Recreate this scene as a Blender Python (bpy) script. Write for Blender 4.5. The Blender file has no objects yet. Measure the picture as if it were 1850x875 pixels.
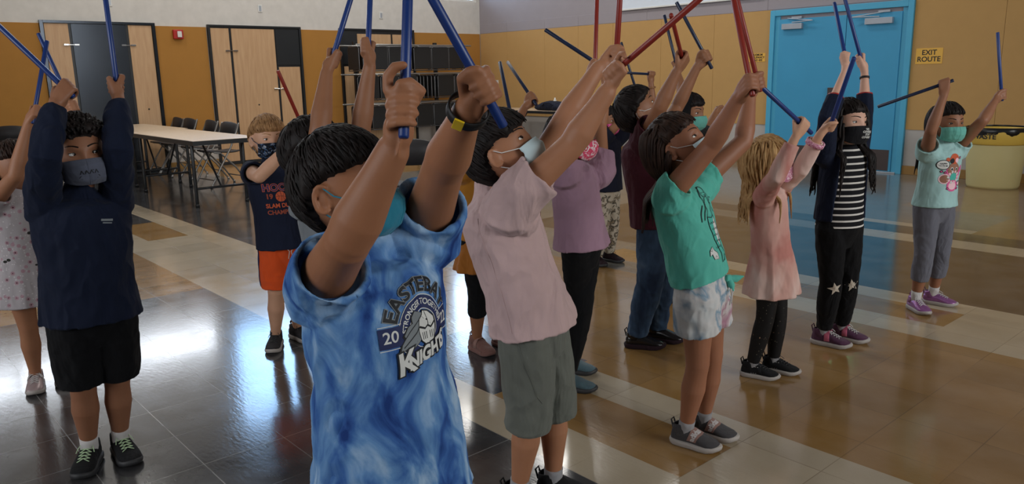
import bpy, bmesh, math, random
from mathutils import Vector, Matrix, noise
from mathutils.bvhtree import BVHTree
V = Vector
S = bpy.context.scene
COL = S.collection
rnd = random.Random(7)

# ------------------------------------------------------------------ camera
CH = 1.34
F_PX = 1410.7; PITCH = .20987; ROLL = -.01962; YAW = -.8482
_f = V((math.sin(YAW)*math.cos(PITCH), math.cos(YAW)*math.cos(PITCH), -math.sin(PITCH)))
_r = V((math.cos(YAW), -math.sin(YAW), 0)); _u = _r.cross(_f)
RX = math.cos(ROLL)*_r + math.sin(ROLL)*_u
UX = -math.sin(ROLL)*_r + math.cos(ROLL)*_u
CAM0 = V((0, 0, CH))
cd = bpy.data.cameras.new('camera'); cam = bpy.data.objects.new('camera', cd); COL.objects.link(cam)
cd.sensor_width = 36; cd.lens = F_PX/1850*36; cd.clip_start = .05; cd.clip_end = 200
cam.matrix_world = Matrix(((RX.x, UX.x, -_f.x, 0), (RX.y, UX.y, -_f.y, 0), (RX.z, UX.z, -_f.z, CH), (0, 0, 0, 1)))
S.camera = cam
S.view_settings.view_transform = 'Standard'
try: S.view_settings.look = 'None'
except Exception: pass
S.view_settings.gamma = 1; S.view_settings.use_curve_mapping = False
S.view_settings.exposure = 0.42
w = bpy.data.worlds.new('sky'); S.world = w; w.use_nodes = True
w.node_tree.nodes['Background'].inputs[0].default_value = (.55, .7, 1, 1)
w.node_tree.nodes['Background'].inputs[1].default_value = 1.0

def area(name, loc, direction, sx, sy, power, col):
    l = bpy.data.lights.new(name, 'AREA'); l.shape = 'RECTANGLE'; l.size = sx; l.size_y = sy
    l.energy = power; l.color = col
    o = bpy.data.objects.new(name, l); COL.objects.link(o); o.location = loc
    o.rotation_euler = V(direction).to_track_quat('-Z', 'Y').to_euler()
    return o
WX, WY, CEIL = -12.7, 10.44, 5.2
EX, SY = 5.5, -6.5            # unseen walls: east (behind the camera) and south
# daylight behind the west windows; east and south are unseen fill lights, added
area('daylight_west_tall', (WX-.22, 5.55, 3.72), (1, 0, 0), 1.45, 1.9, 62, (.36, .62, 1))
area('daylight_west_corner', (WX-.22, 9.9, 3.75), (1, 0, 0), 1.0, 2.0, 60, (.55, .75, 1))
area('daylight_west_strip', (WX-.22, 2.4, 2.86), (1, 0, 0), 4.4, .5, 54, (.95, .96, 1))
area('added_fill_east', (EX+.22, 4.2, 3.0), (-1, 0, 0), 5.0, 2.4, 300, (1, .96, .90))
area('added_fill_south', (-3.0, SY-.22, 3.0), (0, 1, 0), 7.0, 2.4, 270, (1, .96, .92))

# unseen fill lights added under the ceiling to brighten the far half
for x_ in (-11.0, -8.6, -6.2):
    for y_ in (2.6, 5.6, 8.6): area('added_ceiling_fill', (x_, y_, CEIL-.09), (0, 0, -1), 1.15, .55, 26, (1, .97, .92))

def at(u, v, dep):
    return CAM0 + (_f*F_PX + RX*(u-925) - UX*(v-437.5))*(dep/F_PX)
def ray(u, v): return (_f*F_PX + RX*(u-925) - UX*(v-437.5)).normalized()
def fl(u, v, z=0):
    d = ray(u, v); return CAM0 + d*((z-CH)/d.z)
def depth(P): return (P-CAM0).dot(_f)
def solve(prev, L, u, v, s):
    d = ray(u, v); t = (prev-CAM0).dot(d); q = CAM0 + d*t; r = (q-prev).length
    if s == 0 or r >= L: return q
    return q + d*(s*math.sqrt(L*L-r*r))

# ------------------------------------------------------------------ materials
def lin(c):
    return tuple(((x/255)/12.92 if x/255 <= .04045 else (((x/255)+.055)/1.055)**2.4) for x in c) + (1,)
class NT:
    def __init__(s, name, rough=.6, metal=0, spec=.5):
        s.m = bpy.data.materials.new(name); s.m.use_nodes = True; s.t = s.m.node_tree
        s.b = s.t.nodes['Principled BSDF']; s.b.inputs['Roughness'].default_value = rough
        s.b.inputs['Metallic'].default_value = metal; s.b.inputs['Specular IOR Level'].default_value = spec
        s.tc = s.t.nodes.new('ShaderNodeTexCoord')
    def n(s, kind, **kw):
        o = s.t.nodes.new('ShaderNode'+kind)
        for k, v in kw.items():
            if k in o.inputs: o.inputs[k].default_value = v
            else: setattr(o, k, v)
        return o
    def l(s, a, b): s.t.links.new(a, b)
    def co(s, scale=(1, 1, 1), loc=(0, 0, 0), rot=(0, 0, 0)):
        m = s.n('Mapping'); m.inputs['Scale'].default_value = scale; m.inputs['Location'].default_value = loc
        m.inputs['Rotation'].default_value = rot
        s.l(s.tc.outputs['Object'], m.inputs['Vector']); return m.outputs[0]
    def noise(s, scale, vec=None, detail=4, dist=0, rough=.5):
        o = s.n('TexNoise', Scale=scale, Detail=detail, Distortion=dist, Roughness=rough)
        s.l(vec or s.co(), o.inputs['Vector']); return o.outputs['Fac']
    def ramp(s, fac, stops, interp='LINEAR'):
        r = s.n('ValToRGB'); r.color_ramp.interpolation = interp; e = r.color_ramp.elements
        while len(e) < len(stops): e.new(.5)
        for i, (p, c) in enumerate(stops): e[i].position = p; e[i].color = c
        s.l(fac, r.inputs[0]); return r.outputs[0]
    def mix(s, fac, a, b, mode='MIX'):
        m = s.n('Mix', data_type='RGBA', blend_type=mode)
        for i, x in ((0, fac), (6, a), (7, b)):
            if isinstance(x, (tuple, float, int)): m.inputs[i].default_value = x
            else: s.l(x, m.inputs[i])
        return m.outputs[2]
    def math(s, op, a, b=None, c=None):
        m = s.n('Math', operation=op)
        for i, x in enumerate((a, b, c)):
            if x is None: continue
            if isinstance(x, (float, int)): m.inputs[i].default_value = x
            else: s.l(x, m.inputs[i])
        return m.outputs[0]
    def color(s, c):
        if isinstance(c, tuple): s.b.inputs['Base Color'].default_value = c
        else: s.l(c, s.b.inputs['Base Color'])
    def bump(s, h, strength=.3, dist=.002):
        b = s.n('Bump', Strength=strength, Distance=dist); s.l(h, b.inputs['Height']); s.l(b.outputs[0], s.b.inputs['Normal'])
    def xyz(s, vec=None):
        o = s.n('SeparateXYZ'); s.l(vec or s.tc.outputs['Object'], o.inputs[0]); return o.outputs
MC = {}
def plain(name, c, rough=.6, metal=0, spec=.5, var=.12, nscale=8, bump=0):
    if name in MC: return MC[name]
    k = NT(name, rough, metal, spec); a = lin(c); d = tuple(x*(1-var) for x in a[:3])+(1,)
    k.color(k.mix(k.noise(nscale), d, tuple(min(1, x*(1+var)) for x in a[:3])+(1,)))
    if bump: k.bump(k.noise(bump, detail=2), .25, .002)
    MC[name] = k.m; return k.m
def cloth(name, c, rough=.85, var=.12):
    if name in MC: return MC[name]
    k = NT(name, rough, 0, .2); a = lin(c)
    n1 = k.noise(9); k.color(k.mix(n1, tuple(x*(1-var) for x in a[:3])+(1,), tuple(min(1, x*(1+var)) for x in a[:3])+(1,)))
    fold = k.noise(9, k.co((1, 1, .45)), detail=3, dist=.8)
    weave = k.noise(900, detail=1)
    k.bump(k.math('ADD', k.math('MULTIPLY', fold, 7.0), k.math('MULTIPLY', weave, .25)), .7, .006)
    k.b.inputs['Sheen Weight'].default_value = .15 if sum(c) > 160 else .03
    MC[name] = k.m; return k.m
def skin(name, c):
    if name in MC: return MC[name]
    k = NT(name, .52, 0, .35); a = lin(c)
    n = k.noise(14, detail=5); k.color(k.mix(n, (a[0]*.86, a[1]*.80, a[2]*.76, 1), (min(1, a[0]*1.1), a[1]*1.1, a[2]*1.1, 1)))
    k.b.inputs['Subsurface Weight'].default_value = .12; k.b.inputs['Subsurface Radius'].default_value = (.02, .008, .004)
    k.b.inputs['Subsurface Scale'].default_value = .5
    k.bump(k.noise(220, detail=2), .12, .001); MC[name] = k.m; return k.m
def hairmat(name, c, c2=None):
    if name in MC: return MC[name]
    k = NT(name, .6, 0, .22); a = lin(c); b = lin(c2 or tuple(x*1.6+6 for x in c))
    n = k.noise(60, k.co((1, 1, .25)), detail=4); k.color(k.ramp(n, [(.35, a), (.7, b)]))
    k.bump(n, .5, .003); MC[name] = k.m; return k.m
def patches(name, stops, scale=6, dist=1.5, stretch=(1, 1, .6), rough=.85, detail=3, interp='LINEAR'):
    if name in MC: return MC[name]
    k = NT(name, rough, 0, .2); v = k.co(stretch, loc=(len(name)*.37, 1.3, .2))
    k.color(k.ramp(k.noise(scale, v, detail=detail, dist=dist), [(p, lin(c)) for p, c in stops], interp))
    k.bump(k.math('ADD', k.math('MULTIPLY', k.noise(9, k.co((1, 1, .45)), detail=3), 7.0), k.math('MULTIPLY', k.noise(900, detail=1), .25)), .7, .006)
    MC[name] = k.m; return k.m

# ------------------------------------------------------------------ meshes
class Vol:
    """collects closed shells as vertices and faces"""
    def __init__(s): s.v = []; s.f = []; s.mi = []
    def add(s, vs, fs, mi=0):
        o = len(s.v); s.v += [tuple(p) for p in vs]; s.f += [tuple(i+o for i in q) for q in fs]; s.mi += [mi]*len(fs)
    def rings(s, R, caps=(True, True), mi=0):
        n = len(R[0]); vs = [p for r in R for p in r]; fs = []
        for i in range(len(R)-1):
            for j in range(n):
                k = (j+1) % n; fs.append((i*n+j, i*n+k, (i+1)*n+k, (i+1)*n+j))
        if caps[0]: fs.append(tuple(reversed(range(n))))
        if caps[1]: fs.append(tuple(range((len(R)-1)*n, len(R)*n)))
        s.add(vs, fs, mi)
    def tube(s, pts, rad, ref=None, n=22, hollow=None, fold=None, round_=True, mi=0):
        pts = [V(p) for p in pts]; R = []; m = len(pts)
        ref = V(ref) if ref is not None else None
        prev = None; data = []
        for i, p in enumerate(pts):
            t = (pts[min(i+1, m-1)]-pts[max(i-1, 0)])
            if t.length < 1e-9: t = V((0, 0, 1))
            t.normalize()
            a = ref if ref is not None else (prev if prev is not None else (V((0, 0, 1)) if abs(t.z) < .9 else V((1, 0, 0))))
            a = a - t*a.dot(t)
            if a.length < 1e-4: a = V((1, 0, 0)) - t*t.x
            a.normalize(); b = t.cross(a); prev = a
            r = rad[i] if isinstance(rad, (list, tuple)) else rad
            ra, rb = r if isinstance(r, (tuple, list)) else (r, r)
            data.append((p, t, a, b, ra, rb))
        def ring(d, dr=0, sc=1, off=0):
            p, t, a, b, ra, rb = d; o = []
            for j in range(n):
                th = 2*math.pi*j/n; k = 1
                if fold: k = 1+fold(th, d)
                o.append(p+t*off + a*(math.cos(th)*(ra*sc*k-dr)) + b*(math.sin(th)*(rb*sc*k-dr)))
            return o
        if round_:
            d = data[0]; q = min(d[4], d[5])
            R += [ring(d, 0, .35, -q*.94), ring(d, 0, .75, -q*.66)]
        R += [ring(d) for d in data]
        if hollow:
            k, th = hollow
            for d in reversed(data[m-1-k:]): R.append(ring(d, th))
        elif round_:
            d = data[-1]; q = min(d[4], d[5])
            R += [ring(d, 0, .75, q*.66), ring(d, 0, .35, q*.94)]
        s.rings(R, mi=mi)
    def ell(s, c, a, b, d, n=18, m=12, mi=0):
        """ellipsoid with the three half axes a, b, d as vectors"""
        c = V(c); R = []
        for i in range(1, m):
            ph = math.pi*i/m
            R.append([c + d*math.cos(ph) + (a*math.cos(2*math.pi*j/n)+b*math.sin(2*math.pi*j/n))*math.sin(ph) for j in range(n)])
        s.rings(R, mi=mi)
    def box(s, c, a, b, d, mi=0):
        c, a, b, d = V(c), V(a), V(b), V(d)
        vs = [c+a*i+b*j+d*k for i in (-1, 1) for j in (-1, 1) for k in (-1, 1)]
        s.add(vs, [(0, 1, 3, 2), (4, 6, 7, 5), (0, 4, 5, 1), (2, 3, 7, 6), (0, 2, 6, 4), (1, 5, 7, 3)], mi)
    def bx(s, x0, x1, y0, y1, z0, z1, mi=0):
        s.box(((x0+x1)/2, (y0+y1)/2, (z0+z1)/2), ((x1-x0)/2, 0, 0), (0, (y1-y0)/2, 0), (0, 0, (z1-z0)/2), mi)
    def mesh(s, name, mats, origin=(0, 0, 0)):
        o = V(origin); me = bpy.data.meshes.new(name)
        me.from_pydata([(x-o.x, y-o.y, z-o.z) for x, y, z in s.v], [], s.f)
        for m in (mats if isinstance(mats, (list, tuple)) else [mats]): me.materials.append(m)
        me.polygons.foreach_set('material_index', s.mi)
        bm = bmesh.new(); bm.from_mesh(me); bmesh.ops.recalc_face_normals(bm, faces=bm.faces); bm.to_mesh(me); bm.free()
        me.update(); return me
def link(name, me, parent=None, loc=(0, 0, 0), smooth=False, bevel=0):
    o = bpy.data.objects.new(name, me); COL.objects.link(o); o.location = loc
    if parent is not None: o.parent = parent
    if smooth: me.polygons.foreach_set('use_smooth', [True]*len(me.polygons))
    if bevel:
        b = o.modifiers.new('b', 'BEVEL'); b.width = bevel; b.segments = 2; b.limit_method = 'ANGLE'
    return o
def build(vol, name, mats, parent=None, origin=(0, 0, 0), smooth=True, bevel=0):
    """origin: where the local zero lies in the coordinates of the shell; children share their parent's origin"""
    me = vol.mesh(name, mats, origin)
    return link(name, me, parent, (0, 0, 0) if parent is not None else origin, smooth, bevel)
def fuse(vol, name, mat, parent=None, origin=(0, 0, 0), vox=.004, it=4, wr=0, wf=14, zs=.5, seed=0):
    """one continuous skin around all shells: voxel remesh, smoothing, optional cloth wrinkles, baked to mesh"""
    me = vol.mesh(name, mat, origin); o = bpy.data.objects.new(name, me); COL.objects.link(o)
    r = o.modifiers.new('r', 'REMESH'); r.mode = 'VOXEL'; r.voxel_size = vox
    if it:
        k = o.modifiers.new('s', 'SMOOTH'); k.factor = .5; k.iterations = it
    dg = bpy.context.evaluated_depsgraph_get(); me2 = bpy.data.meshes.new_from_object(o.evaluated_get(dg))
    o.modifiers.clear(); o.data = me2; bpy.data.meshes.remove(me); me2.name = name
    if not me2.materials: me2.materials.append(mat)
    if wr:
        ns = []
        for v in me2.vertices:
            p = v.co; q = V((p.x*wf+seed, p.y*wf, p.z*wf*zs))
            a = noise.noise(q)+.5*noise.noise(q*2.3+V((5, 1, 2)))
            b = noise.noise(q*.6+V((9, 9, 9)))
            ns.append(p + v.normal*(wr*((1-abs(a)*2.2)*.8+b*.6)))
        for v, c in zip(me2.vertices, ns): v.co = c
    me2.polygons.foreach_set('use_smooth', [True]*len(me2.polygons)); me2.update()
    if parent is not None: o.parent = parent
    else: o.location = origin
    return o
def tag(o, label=None, cat=None, group=None, kind=None):
    if label: o['label'] = label
    if cat: o['category'] = cat
    if group: o['group'] = group
    if kind: o['kind'] = kind
    return o
def empty(name, loc, rz=0):
    o = bpy.data.objects.new(name, None); COL.objects.link(o); o.location = loc; o.rotation_euler = (0, 0, rz); o.empty_display_size = .1; return o
def copy_tree(o, parent=None):
    c = o.copy(); COL.objects.link(c); c.parent = parent
    for ch in [x for x in COL.objects if x.parent == o]: copy_tree(ch, c)
    return c
def struct(vol, name, mat, smooth=False, bevel=0):
    return tag(build(vol, name, mat, None, (0, 0, 0), smooth, bevel), kind='structure')
# ------------------------------------------------------------------ room materials
def floor_material():
    k = NT('vinyl_floor_tiles', .13, 0, .5); X, Y, Z = k.xyz()
    T = .3055; x0, y0 = -1.447, 1.78
    tx = k.math('DIVIDE', k.math('SUBTRACT', X, x0), T); ty = k.math('DIVIDE', k.math('SUBTRACT', Y, y0), T)
    fx = k.math('FLOOR', tx); fy = k.math('FLOOR', ty)
    cmb = k.n('CombineXYZ'); k.l(fx, cmb.inputs[0]); k.l(fy, cmb.inputs[1])
    wn = k.n('TexWhiteNoise', noise_dimensions='2D'); k.l(cmb.outputs[0], wn.inputs['Vector'])
    def rect(xa, xb, ya, yb):
        r = []
        if xa is not None: r.append(k.math('GREATER_THAN', X, xa))
        if xb is not None: r.append(k.math('LESS_THAN', X, xb))
        if ya is not None: r.append(k.math('GREATER_THAN', Y, ya))
        if yb is not None: r.append(k.math('LESS_THAN', Y, yb))
        o = r[0]
        for q in r[1:]: o = k.math('MULTIPLY', o, q)
        return o
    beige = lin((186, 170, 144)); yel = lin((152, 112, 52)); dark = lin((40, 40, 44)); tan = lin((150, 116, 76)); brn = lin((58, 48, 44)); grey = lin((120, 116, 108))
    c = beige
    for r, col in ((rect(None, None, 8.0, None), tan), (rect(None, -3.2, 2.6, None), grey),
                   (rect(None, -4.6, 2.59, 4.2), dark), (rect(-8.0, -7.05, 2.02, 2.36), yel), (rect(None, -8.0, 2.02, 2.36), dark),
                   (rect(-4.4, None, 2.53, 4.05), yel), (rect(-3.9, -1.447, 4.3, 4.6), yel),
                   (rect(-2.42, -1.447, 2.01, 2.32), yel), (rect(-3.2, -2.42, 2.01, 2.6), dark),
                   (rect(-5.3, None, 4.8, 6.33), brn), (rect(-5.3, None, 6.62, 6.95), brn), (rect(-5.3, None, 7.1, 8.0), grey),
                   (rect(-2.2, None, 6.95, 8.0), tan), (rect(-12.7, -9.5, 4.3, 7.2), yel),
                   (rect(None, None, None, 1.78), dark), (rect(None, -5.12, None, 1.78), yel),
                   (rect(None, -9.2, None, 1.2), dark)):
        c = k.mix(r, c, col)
    c = k.mix(k.math('MULTIPLY', wn.outputs[0], .16), c, (.0, .0, .0, 1))
    sp = k.noise(130, detail=6, rough=.8); c = k.mix(k.ramp(sp, [(.30, (1, 1, 1, 1)), (.37, (0, 0, 0, 1))]), c, lin((70, 48, 26)))
    c = k.mix(.12, c, k.ramp(k.noise(5, detail=6), [(.3, (.1, .1, .1, 1)), (.7, (.5, .48, .45, 1))]))
    def line(t):
        f = k.math('FRACT', t); return k.math('MAXIMUM', k.math('LESS_THAN', f, .006), k.math('GREATER_THAN', f, .994))
    seam = k.math('MULTIPLY', k.math('MAXIMUM', line(tx), line(ty)), k.ramp(k.noise(2.2), [(.35, (0, 0, 0, 1)), (.6, (1, 1, 1, 1))]))
    isd = rect(None, None, None, 1.78)
    c = k.mix(k.math('MULTIPLY', seam, .55), c, k.mix(isd, lin((88, 66, 40)), lin((170, 168, 164))))
    sc = k.noise(3.5, k.co((1, 9, 1), rot=(0, 0, .5)), detail=8, rough=.75)
    k.color(k.mix(k.math('MULTIPLY', k.ramp(sc, [(.70, (0, 0, 0, 1)), (.74, (1, 1, 1, 1))]), .25), c, lin((150, 148, 145))))
    k.l(k.math('ADD', k.math('MULTIPLY', k.noise(7, detail=5), .14), .08), k.b.inputs['Roughness'])
    k.b.inputs['Coat Weight'].default_value = .25; k.b.inputs['Coat Roughness'].default_value = .09
    k.bump(k.math('ADD', k.noise(26, k.co((1, 3, 1)), detail=3), k.math('MULTIPLY', seam, -.6)), .10, .004)
    return k.m
M_floor = floor_material()
M_upper = plain('painted_wall', (204, 199, 192), .8)
M_lav = plain('lavender_wall_panels', (150, 142, 146), .85, var=.04, bump=300)
M_tack = plain('orange_tackboard_fabric', (166, 116, 50), .9, var=.06, bump=420)
M_tackR = plain('yellow_tackboard_fabric', (184, 144, 88), .9, var=.05, bump=420)
M_low = plain('white_lower_wall', (176, 170, 164), .7, var=.04)
M_base = plain('tan_baseboard', (150, 112, 56), .5, var=.06)
M_ceil = plain('ceiling_paint', (120, 118, 114), .9)
M_black = plain('black_laminate', (30, 32, 35), .35, var=.1)
M_steel = plain('dark_steel', (66, 70, 76), .22, 1, var=.15, nscale=3)
M_chrome = plain('bright_chrome', (205, 205, 205), .15, 1)
M_white = plain('white_plastic', (215, 213, 208), .5)
M_red = plain('red_plastic', (170, 30, 25), .4)
M_blue = plain('blue_door_paint', (62, 150, 190), .45, var=.07, nscale=3)
M_bluef = plain('blue_frame_paint', (78, 166, 200), .4, var=.05)
M_kick = plain('bronze_kick_plate', (84, 74, 72), .4, .4)
M_silver = plain('silver_closer', (176, 182, 190), .4, .5)
M_ink = plain('black_ink', (24, 22, 22), .6)
M_sign = plain('yellow_sign', (224, 172, 70), .5, var=.04)
def wood(name, c1, c2):
    k = NT(name, .42, 0, .4); n = k.noise(5, k.co((6, 6, .5)), detail=6, dist=.6)
    k.color(k.ramp(n, [(.3, lin(c1)), (.7, lin(c2))])); k.bump(n, .05, .002); MC[name] = k.m; return k.m
M_maple = wood('maple_laminate', (184, 146, 108), (198, 162, 124))
M_table = wood('table_laminate', (190, 168, 142), (204, 182, 156))
def glass():
    m = bpy.data.materials.new('window_glass'); m.use_nodes = True; t = m.node_tree; t.nodes.clear()
    o = t.nodes.new('ShaderNodeOutputMaterial'); mx = t.nodes.new('ShaderNodeMixShader'); g = t.nodes.new('ShaderNodeBsdfGlossy')
    tr = t.nodes.new('ShaderNodeBsdfTransparent'); fr = t.nodes.new('ShaderNodeFresnel'); fr.inputs[0].default_value = 1.45
    g.inputs['Roughness'].default_value = .02; tr.inputs[0].default_value = (.95, .97, .98, 1)
    t.links.new(fr.outputs[0], mx.inputs[0]); t.links.new(tr.outputs[0], mx.inputs[1]); t.links.new(g.outputs[0], mx.inputs[2]); t.links.new(mx.outputs[0], o.inputs[0])
    return m
M_glass = glass()

# ------------------------------------------------------------------ room shell
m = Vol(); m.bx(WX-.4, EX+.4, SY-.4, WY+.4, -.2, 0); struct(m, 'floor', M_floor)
m = Vol(); m.bx(WX-.4, EX+.4, SY-.4, WY+.4, CEIL, CEIL+.2); struct(m, 'ceiling', M_ceil)
def wall_holes(axis, pos, th, a0, a1, holes, name, mat):
    """wall at axis ('x' or 'y') = pos, thickness th outward, from a0 to a1, with rectangular window holes"""
    m = Vol(); xs = sorted({a0, a1, *[h[0] for h in holes], *[h[1] for h in holes]}); zs = sorted({0, CEIL, *[h[2] for h in holes], *[h[3] for h in holes]})
    for i in range(len(xs)-1):
        z0 = None
        for j in range(len(zs)-1):
            cx_, cz_ = (xs[i]+xs[i+1])/2, (zs[j]+zs[j+1])/2
            inh = any(h[0] < cx_ < h[1] and h[2] < cz_ < h[3] for h in holes)
            if not inh and z0 is None: z0 = zs[j]
            if (inh or j == len(zs)-2) and z0 is not None:
                z1 = zs[j] if inh else zs[j+1]
                if axis == 'x': m.bx(min(pos, pos+th), max(pos, pos+th), xs[i], xs[i+1], z0, z1)
                else: m.bx(xs[i], xs[i+1], min(pos, pos+th), max(pos, pos+th), z0, z1)
                z0 = None
    return struct(m, name, mat)
hW = [(.2, 4.6, 2.62, 3.1), (4.85, 6.25, 2.8, 4.65), (9.55, 10.36, 2.80, 4.72)]
hN = []
hE = [(1.7, 6.7, 1.8, 4.2)]; hS = [(-6.5, .5, 1.8, 4.2)]  # window openings out of view, added to let the fill light in
wall_holes('x', WX, -.2, SY-.2, WY+.2, hW, 'wall_left', M_upper)
wall_holes('y', WY, .2, WX-.2, EX+.2, hN, 'wall_right', M_lav)
wall_holes('x', EX, .2, SY-.2, WY+.2, hE, 'wall_behind', M_upper)
wall_holes('y', SY, -.2, WX-.2, EX+.2, hS, 'wall_near', M_upper)
wi = 1
for ax, pos, sg, hs_ in (('x', WX, -1, hW), ('y', WY, 1, hN), ('x', EX, 1, hE), ('y', SY, -1, hS)):
    for a0, a1, z0, z1 in hs_:
        m = Vol(); g = Vol()
        def bb(vol, A0, A1, Z0, Z1, d0, d1):
            p, q = sorted((pos+sg*d0, pos+sg*d1))
            if ax == 'x': vol.bx(p, q, A0, A1, Z0, Z1)
            else: vol.bx(A0, A1, p, q, Z0, Z1)
        for A in (a0, a1-.04): bb(m, A, A+.04, z0, z1, .04, .10)
        for Z in (z0, z1-.04): bb(m, a0+.04, a1-.04, Z, Z+.04, .04, .10)
        nm = max(1, round((a1-a0)/1.6))
        for i in range(1, nm): A = a0+(a1-a0)*i/nm; bb(m, A-.02, A+.02, z0+.04, z1-.04, .04, .10)
        bb(g, a0+.04, a1-.04, z0+.04, z1-.04, .065, .07)
        o = struct(m, 'window_%d' % wi, M_white); build(g, 'pane', M_glass, o, (0, 0, 0), False); wi += 1

# white screen high on the right wall, only its lower edge in view
m = Vol(); P = (-7.7, WY-.03, 3.3); m.bx(-8.93, -6.3, WY-.035, WY-.02, 2.39, 4.1); o = build(m, 'wall_screen', plain('pale_screen', (214, 222, 232), .6, var=.03), None, P, False)
tag(o, 'pale white screen high on the lavender wall, cut by the top of the photo', 'screen')
m = Vol(); m.bx(-8.95, -6.28, WY-.045, WY-.016, 2.365, 2.39); build(m, 'bottom_bar', M_white, o, P, False, .003)
# wall finishes: tackboard panels, lower wall, baseboards
TOP, BOT = 2.18, .57
D0, D1 = -6.15, -4.19          # blue double door, outer frame
def panel(name, mat, ax, a0, a1, z0, z1, t=.015, seams=()):
    m = Vol(); e = sorted({a0, a1, *seams})
    for i in range(len(e)-1):
        g = .0014
        if ax == 'x': m.bx(WX, WX+t, e[i]+g, e[i+1]-g, z0, z1)
        else: m.bx(e[i]+g, e[i+1]-g, WY-t, WY, z0, z1)
    return struct(m, name, mat, bevel=.002)
n = 1
for a0, a1 in ((SY, 1.2), (1.2, 2.55), (4.09, 4.86), (6.47, 7.2), (8.79, 10.42)):
    panel('trim_%d' % n, M_tack, 'x', a0, a1, BOT, TOP); n += 1
for a0, a1, sm in ((WX+.02, D0, (-11.86, -10.8, -9.94, -9.12, -8.1, -7.1)), (D1, EX, (-3.18, -1.95, -.7, .55, 1.8, 3.0, 4.2))):
    panel('trim_%d' % n, M_tackR, 'y', a0, a1, BOT, TOP, seams=sm); n += 1
for a0, a1 in ((WX+.02, D0), (D1, EX)):
    panel('trim_%d' % n, M_low, 'y', a0, a1, .11, BOT, .006); n += 1
panel('trim_%d' % n, M_low, 'x', SY, 2.55, .11, BOT, .006); n += 1
panel('trim_%d' % n, M_low, 'x', 4.09, 4.86, .11, BOT, .006); n += 1
panel('trim_%d' % n, M_low, 'x', 6.47, 7.2, .11, BOT, .006); n += 1
panel('trim_%d' % n, M_low, 'x', 8.79, 10.42, .11, BOT, .006); n += 1
panel('trim_%d' % n, M_lav, 'y', WX+.02, EX, TOP+.004, 2.36, .008, seams=(-11.86, -10.8, -9.94, -8.4, -6.22, -4.3, -2.0, 1)); n += 1
m = Vol()
for a0, a1 in ((WX+.02, D0), (D1, EX)): m.bx(a0, a1, WY-.022, WY, 0, .11)
struct(m, 'baseboard_right', M_base, bevel=.003)
m = Vol()
for a0, a1 in ((SY, 2.54), (4.1, 4.86), (6.47, 7.2), (8.79, 10.4)): m.bx(WX, WX+.022, a0, a1, 0, .11)
struct(m, 'baseboard_left', M_base, bevel=.003)

# blue double door
m = Vol()
m.bx(D0, D0+.07, WY-.05, WY+.02, 0, 2.17); m.bx(D1-.07, D1, WY-.05, WY+.02, 0, 2.17); m.bx(D0+.07, D1-.07, WY-.05, WY+.02, 2.09, 2.17)
m.bx(D0+.07, D0+.14, WY-.02, WY+.02, 0, 2.09); m.bx(D1-.14, D1-.07, WY-.02, WY+.02, 0, 2.09)
fr = struct(m, 'door_1', M_bluef, bevel=.004)
m = Vol(); m.bx(D0+.07, D1-.07, WY-.06, WY, 0, .018); build(m, 'threshold', M_silver, fr, smooth=False, bevel=.003)
mid = -5.04
for a0, a1, hinge in ((D0+.14, mid-.004, 0), (mid+.004, D1-.14, 1)):
    m = Vol(); m.bx(a0, a1, WY-.035, WY-.004, .02, 2.04); d = build(m, 'door_leaf', M_blue, fr, smooth=False, bevel=.003)
    m = Vol(); m.bx(a0+.03, a1-.03, WY-.038, WY-.035, .03, .30); build(m, 'kick_plate', M_kick, d, smooth=False)
    m = Vol(); q = (a1-.45, a1-.10) if hinge else (a0+.06, a0+.36)
    m.bx(q[0], q[1], WY-.085, WY-.035, 1.90, 1.975)
    s_ = 1 if hinge else -1; p = q[0] if hinge else q[1]
    m.tube([(sum(q)/2, WY-.07, 1.99), (p-.16*s_, WY-.10, 2.0), ], .008, n=6); m.tube([(p-.16*s_, WY-.10, 2.0), (sum(q)/2+.08*s_, WY-.05, 2.05)], .008, n=6)
    m.bx(sum(q)/2-.02, sum(q)/2+.13*1, WY-.06, WY-.03, 2.04, 2.065)
    build(m, 'door_closer', M_silver, d, smooth=False, bevel=.003)
    if not hinge:
        m = Vol(); m.bx(mid-.19, mid-.015, WY-.07, WY-.034, .86, 1.10); build(m, 'lock_plate', M_kick, d, smooth=False, bevel=.003)

def text_mesh(body, size, align='CENTER', bold=0, extrude=0):
    cu = bpy.data.curves.new('t', 'FONT'); cu.body = body; cu.size = size; cu.align_x = align; cu.align_y = 'CENTER'; cu.offset = bold; cu.extrude = extrude; cu.space_line = .95
    o = bpy.data.objects.new('t', cu); COL.objects.link(o)
    me = bpy.data.meshes.new_from_object(o.evaluated_get(bpy.context.evaluated_depsgraph_get()))
    vs = [v.co.copy() for v in me.vertices]; fs = [tuple(p.vertices) for p in me.polygons]
    bpy.data.objects.remove(o); bpy.data.curves.remove(cu); bpy.data.meshes.remove(me); return vs, fs
def sign(x0, x1, z0, z1, text, size, label, bold=.0):
    m = Vol(); m.bx(x0, x1, WY-.019, WY-.015, z0, z1); o = build(m, 'wall_sign', M_sign, None, ((x0+x1)/2, WY-.017, (z0+z1)/2), False, .001)
    tag(o, label, 'sign'); vs, fs = text_mesh(text, size, bold=bold, extrude=.0008)
    t = Vol(); t.add([((x0+x1)/2+v.x, WY-.0195-v.z, (z0+z1)/2+v.y) for v in vs], fs); build(t, 'lettering', M_ink, o, o.location, False)
sign(-4.135, -3.82, 1.385, 1.575, 'EXIT\nROUTE', .085, 'yellow EXIT ROUTE sign on the tackboard right of the blue door', .0015)
sign(-6.49, -6.22, 1.47, 1.59, 'MAXIMUM\nOCCUPANCY\nLOAD 450', .04, 'small yellow occupancy sign left of the blue door frame', .0012)
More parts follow.
